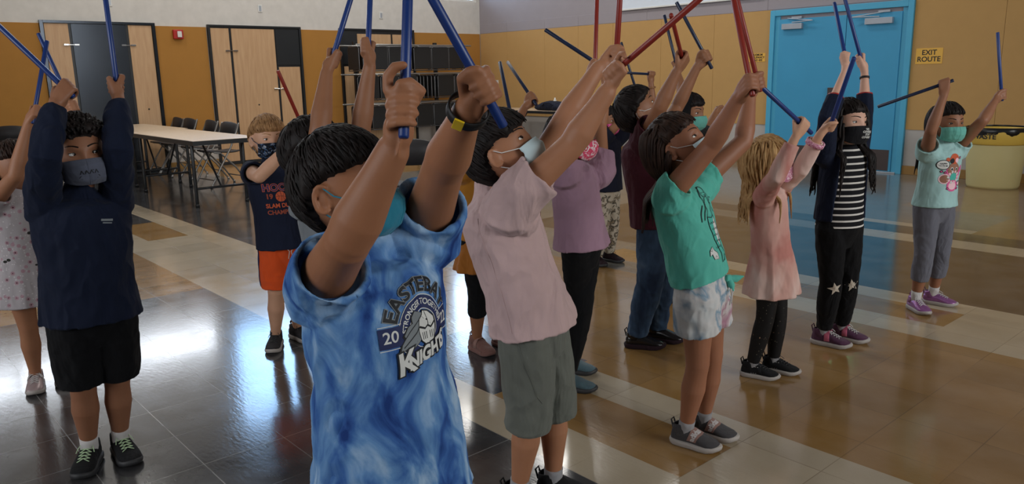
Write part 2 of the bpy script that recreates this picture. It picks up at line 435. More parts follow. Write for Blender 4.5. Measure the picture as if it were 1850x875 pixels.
def outlet(P, ax, sx, sz, name, label, cat, parts):
    m = Vol()
    if ax == 'x': m.bx(P[0], P[0]+.012, P[1]-sx/2, P[1]+sx/2, P[2]-sz/2, P[2]+sz/2)
    else: m.bx(P[0]-sx/2, P[0]+sx/2, P[1]-.012, P[1], P[2]-sz/2, P[2]+sz/2)
    o = build(m, name, M_white, None, P, False, .003); tag(o, label, cat)
    for dx, dz, w_, h_ in parts:
        m = Vol()
        if ax == 'x': m.bx(P[0]+.010, P[0]+.016, P[1]+dx-w_/2, P[1]+dx+w_/2, P[2]+dz-h_/2, P[2]+dz+h_/2)
        else: m.bx(P[0]+dx-w_/2, P[0]+dx+w_/2, P[1]-.016, P[1]-.010, P[2]+dz-h_/2, P[2]+dz+h_/2)
        build(m, 'insert', M_silver if ax == 'x' else M_white, o, P, False, .001)
    return o
outlet((-12.22, WY-.015, 1.2), 'y', .17, .12, 'light_switch', 'white double light switch plate beside the room corner', 'light switch', [(-.04, 0, .03, .07), (.04, 0, .03, .07)])
for i, (y_, z_, lb) in enumerate(((3.49, 2.50, 'small white wall plate above the black panel cabinet'), (5.78, 2.50, 'small white wall plate above the tall maple cabinet'), (8.1, 2.47, 'small white wall plate above the stacked chair rack'))):
    o = outlet((WX, y_, z_), 'x', .075, .12, 'wall_plate', lb, 'wall plate', [(0, 0, .04, .085)]); o['group'] = 'small plates high on the left wall'
# fire alarm
P = (WX+.015, 4.41, 2.06); m = Vol(); m.bx(P[0], P[0]+.05, P[1]-.075, P[1]+.075, P[2]-.07, P[2]+.07)
o = build(m, 'fire_alarm', M_red, None, P, False, .01); tag(o, 'red fire alarm strobe on the orange tackboard between the cabinets', 'fire alarm')
m = Vol(); m.bx(P[0]+.05, P[0]+.07, P[1]-.02, P[1]+.045, P[2]-.045, P[2]+.045); build(m, 'strobe_lens', M_white, o, P, False, .006)
# exit light above the blue door, green, out of frame but mirrored in the floor
P = V((-4.85, WY-.03, 2.62)); m = Vol(); m.bx(P.x-.17, P.x+.17, WY-.05, WY, P.z-.1, P.z+.1)
o = build(m, 'exit_light', M_white, None, P, False, .004); tag(o, 'lit exit light box high above the blue double door', 'exit light')
kg = NT('green_exit_glow', .5); kg.color((.05, .6, .15, 1)); kg.b.inputs['Emission Color'].default_value = (.1, 1, .25, 1); kg.b.inputs['Emission Strength'].default_value = 4
vs, fs = text_mesh('EXIT', .17, bold=.004, extrude=.001); t = Vol(); t.add([(P.x+v.x, WY-.052-v.z, P.z+v.y) for v in vs], fs); build(t, 'lettering', kg.m, o, P, False)

for x_ in (-11.0, -8.6, -6.2):  # housings for the added ceiling fill, out of view
    for y_ in (2.6, 5.6, 8.6):
        m = Vol(); P = (x_, y_, CEIL)
        for a0, a1, b0, b1 in ((-.62, .62, -.32, -.29), (-.62, .62, .29, .32), (-.62, -.59, -.29, .29), (.59, .62, -.29, .29)): m.bx(x_+a0, x_+a1, y_+b0, y_+b1, CEIL-.1, CEIL)
        m.bx(x_-.6, x_+.6, y_-.3, y_+.3, CEIL-.04, CEIL); tag(build(m, 'added_fill_housing', M_white, None, P, False), 'rectangular housing of an added, unseen fill light above the far half of the hall', 'ceiling light', 'ceiling lights over the far half of the hall')
# built-in wall cabinets on the left wall
def cab(y0, y1, label):
    o = empty('wall_cabinet', (WX, (y0+y1)/2, 0)); tag(o, label, 'cabinet', 'built-in wall cabinets'); return o
def yb(vol, y0, y1, z0, z1, x0=0, x1=.03): vol.bx(WX+x0, WX+x1, y0, y1, z0, z1)
def latch(o, y, z):
    m = Vol(); og = o.location; yb(m, y-.10, y-.035, z-.012, z+.012, .03, .05); yb(m, y+.035, y+.10, z-.012, z+.012, .03, .05); yb(m, y-.035, y+.035, z-.006, z+.006, .03, .045)
    build(m, 'latch', M_chrome, o, og, False, .002)
def framed(o, y0, y1, t, mat, z1=2.22):
    m = Vol(); yb(m, y0, y0+t, 0, z1, 0, .05); yb(m, y1-t, y1, 0, z1, 0, .05); yb(m, y0+t, y1-t, z1-t*.8, z1, 0, .05); yb(m, y0+t, y1-t, 0, .04, 0, .05)
    build(m, 'frame', mat, o, o.location, False, .002)
def backp(o, y0, y1):
    m = Vol(); yb(m, y0+.005, y1-.005, .0, 2.21, 0, .02); build(m, 'back_panel', M_black, o, o.location, False)
def dpanel(o, y0, y1, z0, z1, mat, name='door', hole=False):
    m = Vol(); yb(m, y0, y1, z0, z1, 0, .032); d = build(m, name, mat, o, o.location, False, .003)
    if hole:
        m = Vol(); m.tube([(WX+.03, (y0+y1)/2, .95), (WX+.037, (y0+y1)/2, .95)], .012, n=10, round_=False); build(m, 'lock', M_ink, d, o.location)
c1 = cab(2.55, 4.08, 'wall cabinet with a glossy black centre panel between two narrow maple doors')
framed(c1, 2.55, 4.08, .045, M_steel); backp(c1, 2.55, 4.08); dpanel(c1, 2.605, 2.905, .05, 2.18, M_maple); dpanel(c1, 2.94, 3.665, .05, 2.18, M_steel, 'centre_panel'); dpanel(c1, 3.70, 4.03, .05, 2.18, M_maple, 'door', True)
latch(c1, 2.92, 1.89); latch(c1, 3.68, 1.89)
c2 = cab(4.87, 6.46, 'tall wide maple wall cabinet with black frame right of the fire alarm')
framed(c2, 4.87, 6.46, .035, M_black); backp(c2, 4.87, 6.46); dpanel(c2, 4.915, 5.21, .05, 2.17, M_maple); dpanel(c2, 5.25, 5.98, .05, 2.17, M_maple, 'door', True); dpanel(c2, 6.0, 6.42, 1.59, 2.17, M_black, 'upper_panel'); dpanel(c2, 6.02, 6.40, .05, 1.56, M_maple)
latch(c2, 5.23, 1.82); latch(c2, 6.0, 1.2)
c3 = cab(7.2, 8.79, 'maple wall cabinet with black frame mostly hidden behind the stacked chair rack')
framed(c3, 7.2, 8.79, .035, M_black); backp(c3, 7.2, 8.79); dpanel(c3, 7.235, 7.54, 1.59, 2.17, M_black, 'upper_panel'); dpanel(c3, 7.26, 7.54, .05, 1.56, M_maple); dpanel(c3, 7.56, 8.27, .05, 2.13, M_maple, 'door', True); dpanel(c3, 8.31, 8.745, .05, 2.13, M_maple)
latch(c3, 7.55, 1.2); latch(c3, 8.29, 1.85)

# ------------------------------------------------------------------ folding tables
M_frame = plain('grey_tube_metal', (150, 148, 145), .3, .8)
M_seat = plain('charcoal_plastic', (44, 42, 44), .5, var=.08)
M_rubber = plain('black_rubber', (22, 22, 24), .6)
def make_table(L, W, H, label):
    o = empty('folding_table', (0, 0, 0)); tag(o, label, 'table', 'long folding tables')
    m = Vol(); m.bx(-L/2, L/2, -W/2, W/2, H-.02, H); build(m, 'table_top', M_table, o, smooth=False, bevel=.003)
    m = Vol(); z0, z1 = H-.05, H-.004; e = .006
    m.bx(-L/2-e, L/2+e, -W/2-e, -W/2, z0, z1); m.bx(-L/2-e, L/2+e, W/2, W/2+e, z0, z1); m.bx(-L/2-e, -L/2, -W/2, W/2, z0, z1); m.bx(L/2, L/2+e, -W/2, W/2, z0, z1)
    build(m, 'edge_band', M_black, o, smooth=False)
    for sx in (-1, 1):
        x = sx*(L/2-.32)
        for sy in (-1, 1):
            m = Vol(); y = sy*(W/2-.09); m.tube([(x, y, H-.03), (x, y, .03)], .02, n=8); m.tube([(x, y, .035), (x, y, .0)], .024, n=8, round_=False); build(m, 'leg', M_black, o)
        for z_ in (.2, H-.06): m = Vol(); m.tube([(x, -W/2+.09, z_), (x, W/2-.09, z_)], .013, n=8); build(m, 'crossbar', M_black, o)
        m = Vol(); m.tube([(x, 0, .2), (x-sx*.5, 0, H-.04)], .012, n=8); m.bx(x-sx*.5-.05, x-sx*.5+.05, -.09, .09, H-.05, H-.02); build(m, 'brace', M_black, o)
    return o
t = make_table(2.40, .74, .74, 'long beige folding table, nearer of the two joined end to end'); t.location = (-9.47, 3.29, 0)
t2 = copy_tree(t); t2.location = (-11.625, 3.36, 0); t2['label'] = 'long beige folding table against the wall cabinet, farther of the two'
for c_ in [x for x in COL.objects if x.parent == t2]: c_.location.x = c_.location.x
t2.scale = (.76, 1, 1)

# ------------------------------------------------------------------ folding chairs
def make_chair():
    o = empty('folding_chair', (0, 0, 0))
    # faces -y; origin on the floor below the seat
    for sx in (-1, 1):
        x = sx*.22
        m = Vol(); m.tube([(x, -.25, .02), (x, -.12, .24), (x, .05, .50), (x, .15, .70), (x, .19, .80)], .0125, n=8); m.tube([(x, -.256, .0), (x, -.25, .03)], .017, n=8, round_=False); build(m, 'front_leg', M_frame, o)
        x = sx*.19
        m = Vol(); m.tube([(x, .27, .02), (x, .12, .24), (x, -.08, .44), (x, -.16, .45)], .0115, n=8); m.tube([(x, .275, .0), (x, .27, .03)], .016, n=8, round_=False); build(m, 'rear_leg', M_frame, o)
    for a_, b_ in (((-.22, -.2, .1), (.22, -.2, .1)), ((-.19, .2, .12), (.19, .2, .12))): m = Vol(); m.tube([a_, b_], .008, n=6); build(m, 'crossbar', M_frame, o)
    m = Vol(); R = []
    for i in range(9):
        y = -.21+.42*i/8; w = .205-.03*(i/8)**2; z = .455+.012*math.cos(i/8*math.pi*1.4); c = (.9 if i in (0, 8) else 1)
        R.append([V((a*w*c, y, z+b)) for a, b in ((-1, 0), (-.9, .010), (-.4, .004), (.4, .004), (.9, .010), (1, 0), (.9, -.012), (-.9, -.012))])
    m.rings(R); build(m, 'seat', M_seat, o)
    m = Vol(); R = []
    for i in range(13):
        a = -1+2*i/12; x = a*.215; dy = -.03*(1-a*a); z0 = .60+.015*abs(a)**3; z1 = .80+.02*(1-a*a)-.02*abs(a)**4
        R.append([V((x, .125+dy, z0)), V((x, .145+dy, z0)), V((x, .20+dy, z1)), V((x, .182+dy, z1+.006)), V((x, .172+dy, z1))])
    m.rings(R); b = build(m, 'backrest', M_seat, o)
    m = Vol()
    for r_ in range(7):
        for c_ in range(12):
            x = -.125+c_*.0227; z = .65+r_*.018; a = x/.215; y = .137-.03*(1-a*a)+(z-.60)*.235
            m.tube([(x-.006, y-.006, z), (x+.006, y-.006, z+.006)], .0026, n=4, round_=False)
    build(m, 'perforation', M_table, b)
    return o
ch = make_chair(); tag(ch, 'charcoal folding chair behind the table, first from the right', 'chair', 'folding chairs at the long tables'); ch.location = (-10.2, 3.92, 0); ch.rotation_euler.z = .1
for (x, y, rz, lb) in ((-11.0, 3.98, -.02, 'charcoal folding chair behind the table, second from the right'), (-11.86, 4.0, .05, 'charcoal folding chair behind the table, third from the right'), (-12.37, 4.0, 0, 'charcoal folding chair behind the table, farthest left against the cabinet'),
                       (-12.0, 1.85, 1.0, 'charcoal folding chair half hidden at the left edge behind the girl in the floral dress'), (-5.55, 3.72, .85, 'charcoal folding chair with perforated back behind the boy in the tie-dye shirt')):
    c_ = copy_tree(ch); c_.location = (x, y, 0); c_.rotation_euler.z = rz; c_['label'] = lb
# table with a bag by the corner, and a chair before it
t3 = copy_tree(t); t3.location = (-10.2, 9.78, 0); t3.scale = (1, 1, 1); t3['label'] = 'folding table by the room corner with a dark bag on it'
M_bag = cloth('navy_bag_cloth', (26, 30, 46))
m = Vol(); P = V((-9.75, 9.62, .742)); m.ell(P+V((0, 0, .07)), V((.36, 0, 0)), V((0, .16, 0)), V((0, 0, .085)), 20, 12); m.ell(P+V((.2, -.03, .05)), V((.2, 0, 0)), V((0, .15, 0)), V((0, 0, .07))); m.ell(P+V((-.22, .02, .05)), V((.2, .05, 0)), V((0, .14, 0)), V((0, 0, .06)))
bg = fuse(m, 'bag', M_bag, None, P, .015, 3, .012, 9, 1); tag(bg, 'dark navy bag slumped on the table by the room corner', 'bag')
for v in bg.data.vertices: v.co.z = max(v.co.z, .002)
m = Vol(); m.tube([P+V((-.15, -.14, .08)), P+V((-.05, -.18, .13)), P+V((.08, -.18, .13)), P+V((.18, -.15, .08))], .012, n=8); build(m, 'strap', M_bag, bg, P)
P = V((-9.72, 9.52, .742)); m = Vol(); m.tube([P+V((.0, .1, .145)), P+V((0, .1, .17)), P+V((0, .1, .19)), P+V((0, .1, .215))], [.03, .03, .014, .012], n=12, round_=False)
tag(build(m, 'bottle', M_white, None, P), 'small white bottle standing on the dark bag', 'bottle')
c_ = copy_tree(ch); c_.location = (-10.2, 8.85, 0); c_.rotation_euler.z = 2.9; c_['label'] = 'charcoal folding chair in front of the table by the room corner'
c_ = copy_tree(ch); c_.location = (-8.6, 9.3, 0); c_.rotation_euler.z = .3; c_['label'] = 'charcoal folding chair against the yellow wall behind the children'

# ------------------------------------------------------------------ rack of folded chairs
rk = empty('chair_rack', (-12.0, 8.35, 0)); tag(rk, 'three-tier dark metal rack hung with folded chairs against the left wall', 'rack')
ry0, ry1 = 6.98, 9.42
for y in (ry0+.35, ry1-.35):
    m = Vol(); m.bx(-12.43, -12.37, y-.03, y+.03, 0, 1.98); m.bx(-11.83, -11.77, y-.03, y+.03, 0, .2); m.bx(-12.4, -11.6, y-.03, y+.03, .04, .1)
    build(m, 'post', M_black, rk, rk.location, False, .003)
TZ = (1.90, 1.41, .90)
for z in TZ:
    m = Vol()
    for x in (-12.3, -11.75): m.tube([(x, ry0, z), (x, ry1, z)], .014, n=8)
    for y in (ry0+.35, ry1-.35, (ry0+ry1)/2): m.tube([(-12.4, y, z-.02), (-11.7, y, z-.02)], .012, n=8)
    build(m, 'rail', M_frame, rk, rk.location)
def folded():
    o = empty('folded_chair', (0, 0, 0)); h = .40; w = .36
    M_frame = plain('dull_rack_metal', (98, 98, 100), .35, .7)
    m = Vol(); m.tube([(0, -w/2, -h), (0, -w/2, -.03), (0, -w/2+.03, 0), (0, w/2-.03, 0), (0, w/2, -.03), (0, w/2, -h)], .009, n=6); m.tube([(0, -w/2, -h), (0, w/2, -h)], .009, n=6); build(m, 'frame', M_frame, o)
    m = Vol(); m.bx(-.011, .011, -w/2+.004, w/2-.004, -h+.02, -.008); build(m, 'seat', M_rubber, o, smooth=False, bevel=.004)
    return o
fc = None; k_ = 0
rowsn = ('top', 'middle', 'bottom')
for ti, z in enumerate(TZ):
    plan = [('e', 7.05), ('e', 7.13), ('e', 7.2), ('f', 7.42), ('f', 7.82), ('e', 8.04), ('e', 8.11), ('f', 8.34), ('f', 8.73), ('f', 9.1), ('e', 9.29), ('e', 9.35)] if ti != 1 else \
           [('f', 7.22), ('f', 7.62), ('f', 8.0), ('e', 8.22), ('e', 8.29), ('e', 8.36), ('e', 8.44), ('e', 8.52), ('e', 8.6), ('f', 8.84), ('f', 9.22)]
    for kind_, y in plan:
        for q in range(2 if kind_ == 'f' else 1):
            if fc is None: fc = folded(); o = fc
            else: o = copy_tree(fc)
            o.location = (-11.78-.09*q, y, z-.03) if kind_ == 'f' else (-11.97, y, z-.03)
            o.rotation_euler = (0, 0, (rnd.random()-.5)*.16 if kind_ == 'f' else math.pi/2+(rnd.random()-.5)*.1)
            tag(o, 'folded black chair hanging %s on the %s tier of the rack' % ('flat side out' if kind_ == 'f' else 'edge on', rowsn[ti]), 'folding chair', 'folded chairs %s on the %s tier of the rack' % ('flat side out' if kind_ == 'f' else 'edge on', rowsn[ti]))

# ------------------------------------------------------------------ waste bin
M_bin = plain('cream_bin_plastic', (196, 182, 128), .5, var=.1, nscale=3)
M_binY = plain('yellow_bin_rim', (214, 178, 78), .45, var=.08)
M_liner = plain('black_bin_liner', (22, 22, 24), .3, bump=40)
P = V((-2.98, 9.92, 0)); bn = empty('waste_bin', P); tag(bn, 'large cream waste bin with yellow rim and black liner against the wall', 'waste bin')
m = Vol(); m.tube([(P.x, P.y, z) for z in (0, .03, .3, .5, .52)], [.25, .262, .285, .30, .30], n=40, round_=False); build(m, 'bin_body', M_bin, bn, P)
m = Vol(); m.tube([(P.x, P.y, z) for z in (.49, .505, .60, .63, .66)], [.305, .325, .33, .335, .33], n=40, round_=False, hollow=(3, .03)); m.bx(P.x+.29, P.x+.40, P.y-.09, P.y+.09, .56, .585); m.bx(P.x-.40, P.x-.29, P.y-.09, P.y+.09, .56, .585)
rim = build(m, 'rim', M_binY, bn, P)
vs, fs = text_mesh('WASTE', .075, bold=.002, extrude=.001); t = Vol()
ca = math.atan2(-P.y, -P.x)-.40
t.add([(P.x+(.333+v.z)*math.cos(ca+v.x/.333), P.y+(.333+v.z)*math.sin(ca+v.x/.333), .585+v.y) for v in vs], fs); build(t, 'lettering', M_ink, rim, P, False)
m = Vol(); m.tube([(P.x, P.y, z) for z in (.56, .62, .665, .68)], [.31, .335, .345, .325], n=44, round_=False, hollow=(3, .012), fold=lambda th, d: .012*math.sin(13*th)+.014*math.sin(7*th+1)*(d[0].z > .6))
build(m, 'bin_liner', M_liner, bn, P)

# ------------------------------------------------------------------ people
ZU = V((0, 0, 1))
def facing(phi):
    """horizontal direction; 0 degrees faces the photographer, 90 the right-hand side of the view"""
    a = math.radians(phi); fh = V((math.sin(YAW), math.cos(YAW), 0)); rh = V((math.cos(YAW), -math.sin(YAW), 0))
    return (-fh*math.cos(a) + rh*math.sin(a)).normalized()
def smooth01(x): x = max(0, min(1, x)); return x*x*(3-2*x)
def g2(a, b): return math.exp(-a*a-b*b)
def head_pt(d, feat=True):
    x, y, z = d
    X, Y, Z = .092*x, .074*y, .104*z
    if z < 0:
        t = -z; Y *= 1-.26*t*t; X = X*(1-.10*t)+.012*t*t
    if x < 0:
        X *= 1.07
        if z < -.3: X *= 1-.55*(-z-.3)
    if feat and x > .1:
        dx = 0
        if z < .45:
            dx += .006*g2(Y/.010, (Z+.010)/.018) + .017*g2(Y/.0105, (Z+.036)/.013)
            for sg in (-1, 1):
                dx -= .0105*g2((Y-sg*.031)/.014, (Z-.001)/.010)
                dx += .005*g2((Y-sg*.036)/.018, (Z+.034)/.018)
                dx += .004*g2((Y-sg*.010)/.006, (Z+.041)/.006)
                dx += .003*g2((Y-sg*.028)/.018, (Z-.020)/.007)
            dx += .006*g2(Y/.020, (Z+.064)/.009) - .004*g2(Y/.018, (Z+.0645)/.0025) + .006*g2(Y/.018, (Z+.092)/.012)
        X += dx
    return V((X, Y, Z))
def hairline(az, front):
    pts = ((0, front), (35, front), (60, front*.8), (76, .30), (90, .22), (104, .10), (120, -.45), (140, -.72), (180, -.80))
    for i in range(len(pts)-1):
        if az <= pts[i+1][0]:
            t = (az-pts[i][0])/(pts[i+1][0]-pts[i][0]); return pts[i][1]*(1-t)+pts[i+1][1]*t
    return -.8
def hair_t(d, front, T):
    az = math.degrees(math.atan2(abs(d[1]), d[0])); zt = hairline(az, front)
    return T*smooth01((d[2]-zt)/.13+.25) - .006*(1-smooth01((d[2]-zt)/.06+.4))

class Person:
    def __init__(p, s): p.s = s; p.parts = {}; p.go()
    def H(p, v): return p.hc + (p.hf*v[0] + p.hl*v[1] + p.hu*v[2])*p.hs
    def go(p):
        s = p.s; k = p.k = s['h']/1.25; p.g = s.get('g', 1)
        F = p.F = facing(s['phi']); Lf = p.L = ZU.cross(F)
        p.pel = at(*s['pelvis']); p.neck = at(*s['neck']); p.hc = at(*s['head'])
        dep = s['pelvis'][2]
        p.root = V((p.pel.x, p.pel.y, 0)); p.og = p.root
        sk = p.sk = skin('skin_%s' % s['skin_n'], s['skin'])
        # head frame
        a = facing(s['hphi']); pt = math.radians(s.get('pitch', 0)); p.hf = (a*math.cos(pt)+ZU*math.sin(pt)).normalized()
        hl = ZU.cross(a); up = p.hf.cross(hl); rl = math.radians(s.get('roll', 0))
        p.hl = hl*math.cos(rl)+up*math.sin(rl); p.hu = up*math.cos(rl)-hl*math.sin(rl); p.hs = .97*k**.35*s.get('hs', 1)
        B = Vol(); vox = p.vox = s.get('vox', .0045)
        # head
        n, m_ = 76, 60; R = []
        for i in range(1, m_):
            ph = math.pi*i/m_; R.append([p.H(head_pt((math.sin(ph)*math.cos(2*math.pi*j/n), math.sin(ph)*math.sin(2*math.pi*j/n), math.cos(ph)))) for j in range(n)])
        B.rings(R)
        for sg in (-1, 1):
            c = V((-.006, sg*.074, -.012)); e = []
            for q in range(11):
                t = -.6+q/10*4.4; e.append(p.H(c+V((-.014*math.sin(t)-.002, sg*(.008+.005*math.sin(t)), .024*math.cos(t)+(.002 if q < 6 else -.002)))))
            B.tube(e, .0052*p.hs, n=8)
            B.ell(p.H(c+V((-.002, sg*.002, 0))), p.hf*.013, p.hl*.0055, p.hu*.022, 12, 8)
        base = p.H(V((-.018, 0, -.06)))
        B.tube([p.neck-ZU*.03, p.neck.lerp(base, .5), base], [.043*k, .038*k, .040*k])
        # torso
        p.down = (p.pel-p.neck); tl = p.torlen = p.down.length; dn = p.dn = p.down.normalized()
        def T(t): return p.neck+dn*(tl*t)
        p.T = T
        gg = p.g
        B.tube([T(.02), T(.09), T(.3), T(.6), T(.85), T(1.0), T(1.12)], [(.045*k, .05*k), (.095*k, .065*k), (.105*k*gg, .075*k*gg), (.092*k*gg, .07*k*gg), (.10*k*gg, .078*k*gg), (.105*k*gg, .08*k*gg), (.09*k*gg, .07*k*gg)], ref=Lf, n=24)
        # arms
        p.arm = {}
        for sd, sg in (('R', -1), ('L', 1)):
            if sd not in s: continue
            A = s[sd]
            sh = T(.07) + Lf*sg*.108*k
            if 'sh' in A: sh = sh + RX*A['sh'][0] + UX*A['sh'][1]
            lu = A.get('lu', .215)*k; lf_ = A.get('lf', .19)*k
            el = solve(sh, lu, *A['el']); wr = solve(el, lf_, *A['wr'])
            ga = A.get('g', 1)*k*gg**.5
            B.tube([sh-Lf*sg*.05*k+dn*.01, sh, sh.lerp(el, .3), sh.lerp(el, .8), el], [.042*ga, .043*ga, .039*ga, .033*ga, .032*ga])
            B.tube([el, el.lerp(wr, .25), el.lerp(wr, .7), wr], [.0315*ga, .034*ga, .025*ga, (.022*ga, .019*ga)])
            p.arm[sd] = dict(sh=sh, el=el, wr=wr, ga=ga, lu=(el-sh).length/k, lf=(wr-el).length/k)
            p.hand(B, sd, sg, A, el, wr, k)
        # legs
        p.leg = {}
        for sd, sg in (('R', -1), ('L', 1)):
            hip = p.pel+Lf*sg*.055*k-ZU*.01
            ff = s['f'+sd]; g = fl(ff[0], ff[1]) if ff else p.root+Lf*sg*.065*k; fphi = ff[2] if ff else s['phi']; an = g+ZU*.065*k
            fd = facing(fphi); kn = hip.lerp(an, .5)+F*(.025*k)+s.get('kn', 0)*F
            gl = s.get('gl', 1)*k
            B.tube([hip+ZU*.03, hip, hip.lerp(kn, .35), hip.lerp(kn, .85), kn], [.055*gl, .066*gl, .060*gl, .045*gl, .043*gl])
            B.tube([kn, kn.lerp(an, .15), kn.lerp(an, .36), kn.lerp(an, .7), kn.lerp(an, .93), an], [.042*gl, .041*gl, .045*gl, .033*gl, .026*gl, .027*gl])
            B.tube([an-fd*.012-ZU*.01, an+fd*.02-ZU*.028, an+fd*.075-ZU*.045], [.024*k, .021*k, .011*k])
            p.leg[sd] = (hip, kn, an, g, fd)
        body = p.o = fuse(B, 'person', sk, None, p.og, vox, s.get('it', 3))
        tag(body, s['label'], 'person')
        print('P', s['id'], 'torso %.2f' % p.torlen, 'pelz %.2f neck %.2f head %.2f' % (p.pel.z, p.neck.z, p.hc.z), {q: (round(a['lu'], 2), round(a['lf'], 2)) for q, a in p.arm.items()}, 'k %.2f' % k, 'hip-an', [round((l[0]-l[2]).length, 2) for l in p.leg.values()])
        p.face(); p.hair(); p.mask()
        for fn in s['wear']: fn(p)
    # -- hand closed round a stick
    def hand(p, B, sd, sg, A, el, wr, k):
        D = (wr-el).normalized(); hk = .92*k*A.get('hk', 1)
        cdir = (CAM0-wr).normalized()
        inw = (p.F*.7 - p.L*sg*.7).normalized()
        N0 = {'cam': cdir, 'away': -cdir, 'in': inw}.get(A.get('N', 'in'), inw)
        if isinstance(A.get('N'), tuple): N0 = (RX*A['N'][0]+UX*A['N'][1]-_f*A['N'][2]).normalized()
        c0 = wr + D*.062*hk
        tip = None; ln = A.get('len', .36)
        if 'st' in A:
            u, v, sgn, bt = A['st'][:4]; tip = solve(c0, ln-bt, u, v, sgn); Sx = (tip-c0).normalized()
        else: Sx = (ZU+RX*.2).normalized()
        T = Sx if A.get('T', 1) > 0 else -Sx
        Dp = D-Sx*D.dot(Sx)
        hD = (N0.cross(T) if sd == 'R' else T.cross(N0))
        if hD.length > 1e-3: hD.normalize()
        w_ = smooth01((Dp.length-.35)/.35) if 'N' in A else smooth01((Dp.length-.2)/.4)
        Dp = (Dp.normalized()*w_ + hD*(1.0001-w_)); Dp = (Dp-Sx*Dp.dot(Sx)).normalized()
        if 'Dp' in A:
            q = RX*A['Dp'][0]+UX*A['Dp'][1]-_f*A['Dp'][2]; Dp = (q-Sx*q.dot(Sx)).normalized()
        N = (T.cross(Dp) if sd == 'R' else Dp.cross(T)).normalized()
        dw = A.get('dw', .18 if (w_ < .9 and 'N' in A) or 'Dp' in A else .5); Dh = (D*(1.1-dw) + Dp*dw).normalized()
        rs = .0085; rf = .0076*hk
        c = wr + Dh*.062*hk + N*.009*hk
        if tip is not None:
            tip = solve(c, ln-bt, u, v, sgn); S2 = (tip-c).normalized()
            p.stick(c, S2, ln, bt, A, sd)
        # palm
        kn = []
        for i in range(4):
            o = (1.5-i)*.0155*hk
            K = c + T*o + Dp*(.012*hk) - N*(.021*hk)
            kn.append(K); st = wr + T*o*.55 - N*.004*hk
            B.tube([st, st.lerp(K, .5)-N*.002, K], [.0125*hk, .0118*hk, .0090*hk], n=10)
        B.ell(wr+(c-wr)*.50-N*.008*hk, Dp*.024*hk, T*.031*hk, N*.015*hk, 16, 10); B.tube([wr, wr.lerp(c, .35)-N*.003*hk, wr.lerp(c, .7)-N*.008*hk], [.020*hk, .021*hk, .018*hk])
        B.ell(wr+(c-wr)*.35-T*.018*hk+N*.004*hk, Dh*.026*hk, T*.013*hk, N*.013*hk, 14, 8)
        R = rs+rf+.0005
        for i in range(4):
            o = (1.5-i)*.0155*hk; cc = c+T*o; ln_ = (1, 1.08, 1.03, .86)[i]; rr = rf*(1.02, 1.04, 1, .88)[i]
            pts = [kn[i], c+T*o+Dp*(R*1.25)-N*R*.75, cc+Dp*R*1.22+N*R*.25, cc+Dp*R*.75+N*R*.95, cc+N*R*1.12-Dp*R*.25, cc+N*R*.72-Dp*R*.9*ln_]
            B.tube(pts, [rr*1.12, rr*1.04, rr*.98, rr*1.03, rr*.95, rr*.82], n=10)
        ts = wr + T*.020*hk + Dh*.012*hk
        if A.get('thumb', 'wrap') == 'wrap':
            pts = [ts, c+T*.030*hk-Dp*.022*hk+N*.006*hk, c+T*.034*hk-Dp*.006*hk+N*(R*1.0), c+T*.031*hk+Dp*.008*hk+N*R*1.25]
        else:
            pts = [ts, c+T*.026*hk-Dp*.024*hk+N*.002*hk, c+T*.045*hk-Dp*.018*hk+N*.008, c+T*.064*hk-Dp*.012*hk+N*.008]
        B.tube(pts, [.0125*hk, .0108*hk, .0100*hk, .0085*hk], n=10)
        if A.get('index') == 'point':
            cc = c+T*.028*hk; B.tube([kn[0], cc+Dp*R*1.45, c+T*.046*hk+Dp*R*1.5+N*R*.3, c+T*.058*hk+Dp*R*.9+N*R*.8, c+T*.060*hk+Dp*R*.2+N*R*1.1], [rf*1.25, rf*1.2, rf*1.15, rf*1.1, rf*.9], n=10)
    def stick(p, c, Sx, ln, bt, A, sd):
        a, b = c-Sx*bt, c+Sx*(ln-bt); col = A['st'][4]
        mt = {'blue': M_sblue, 'red': M_sred, 'dark': M_sdark}[col]
        m = Vol(); m.tube([a, a+Sx*.0025, b-Sx*.0025, b], [.0070, .0085, .0085, .0070], n=10, round_=False)
        o = build(m, 'rhythm_stick', mt, None, a); tag(o, A['lab'], 'stick', 'rhythm sticks held up by the children')
    # -- face details
    def face(p):
        s = p.s; hs = p.hs
        M_eye = plain('eye_white', (225, 220, 214), .25, var=.02); M_iris = plain('iris_brown', s.get('iris', (52, 30, 18)), .2) if 'iris' not in s else plain('iris_light', s['iris'], .2)
        M_lash = plain('eyelash_dark', (22, 16, 14), .7); M_lid = p.sk
        look = V(s.get('look', (1, 0, .05))).normalized()
        for sg in (-1, 1):
            c = V((.0655, sg*.031, .001)); r = .0128; m = Vol(); C0 = p.H(c)
            m.ell(C0, p.hf*r*hs, p.hl*r*hs, p.hu*r*hs, 20, 14)
            a = look; b = V((0, 0, 1)).cross(a).normalized(); d = a.cross(b)
            for rr, ang, mi in ((r*1.012, 33, 1), (r*1.022, 15, 2)):
                vs = [p.H(c+a*rr)]; 
                for q in range(1, 3):
                    an = math.radians(ang*q/2)
                    for j in range(16): th = 2*math.pi*j/16; vs.append(p.H(c+(a*math.cos(an)+(b*math.cos(th)+d*math.sin(th))*math.sin(an))*rr))
                fs = [(0, 1+j, 1+(j+1) % 16) for j in range(16)]+[(1+j, 17+j, 17+(j+1) % 16, 1+(j+1) % 16) for j in range(16)]
                m.add(vs, fs, mi)
            build(m, 'eye', [M_eye, M_iris, M_lash], p.o, p.og)
            m = Vol()
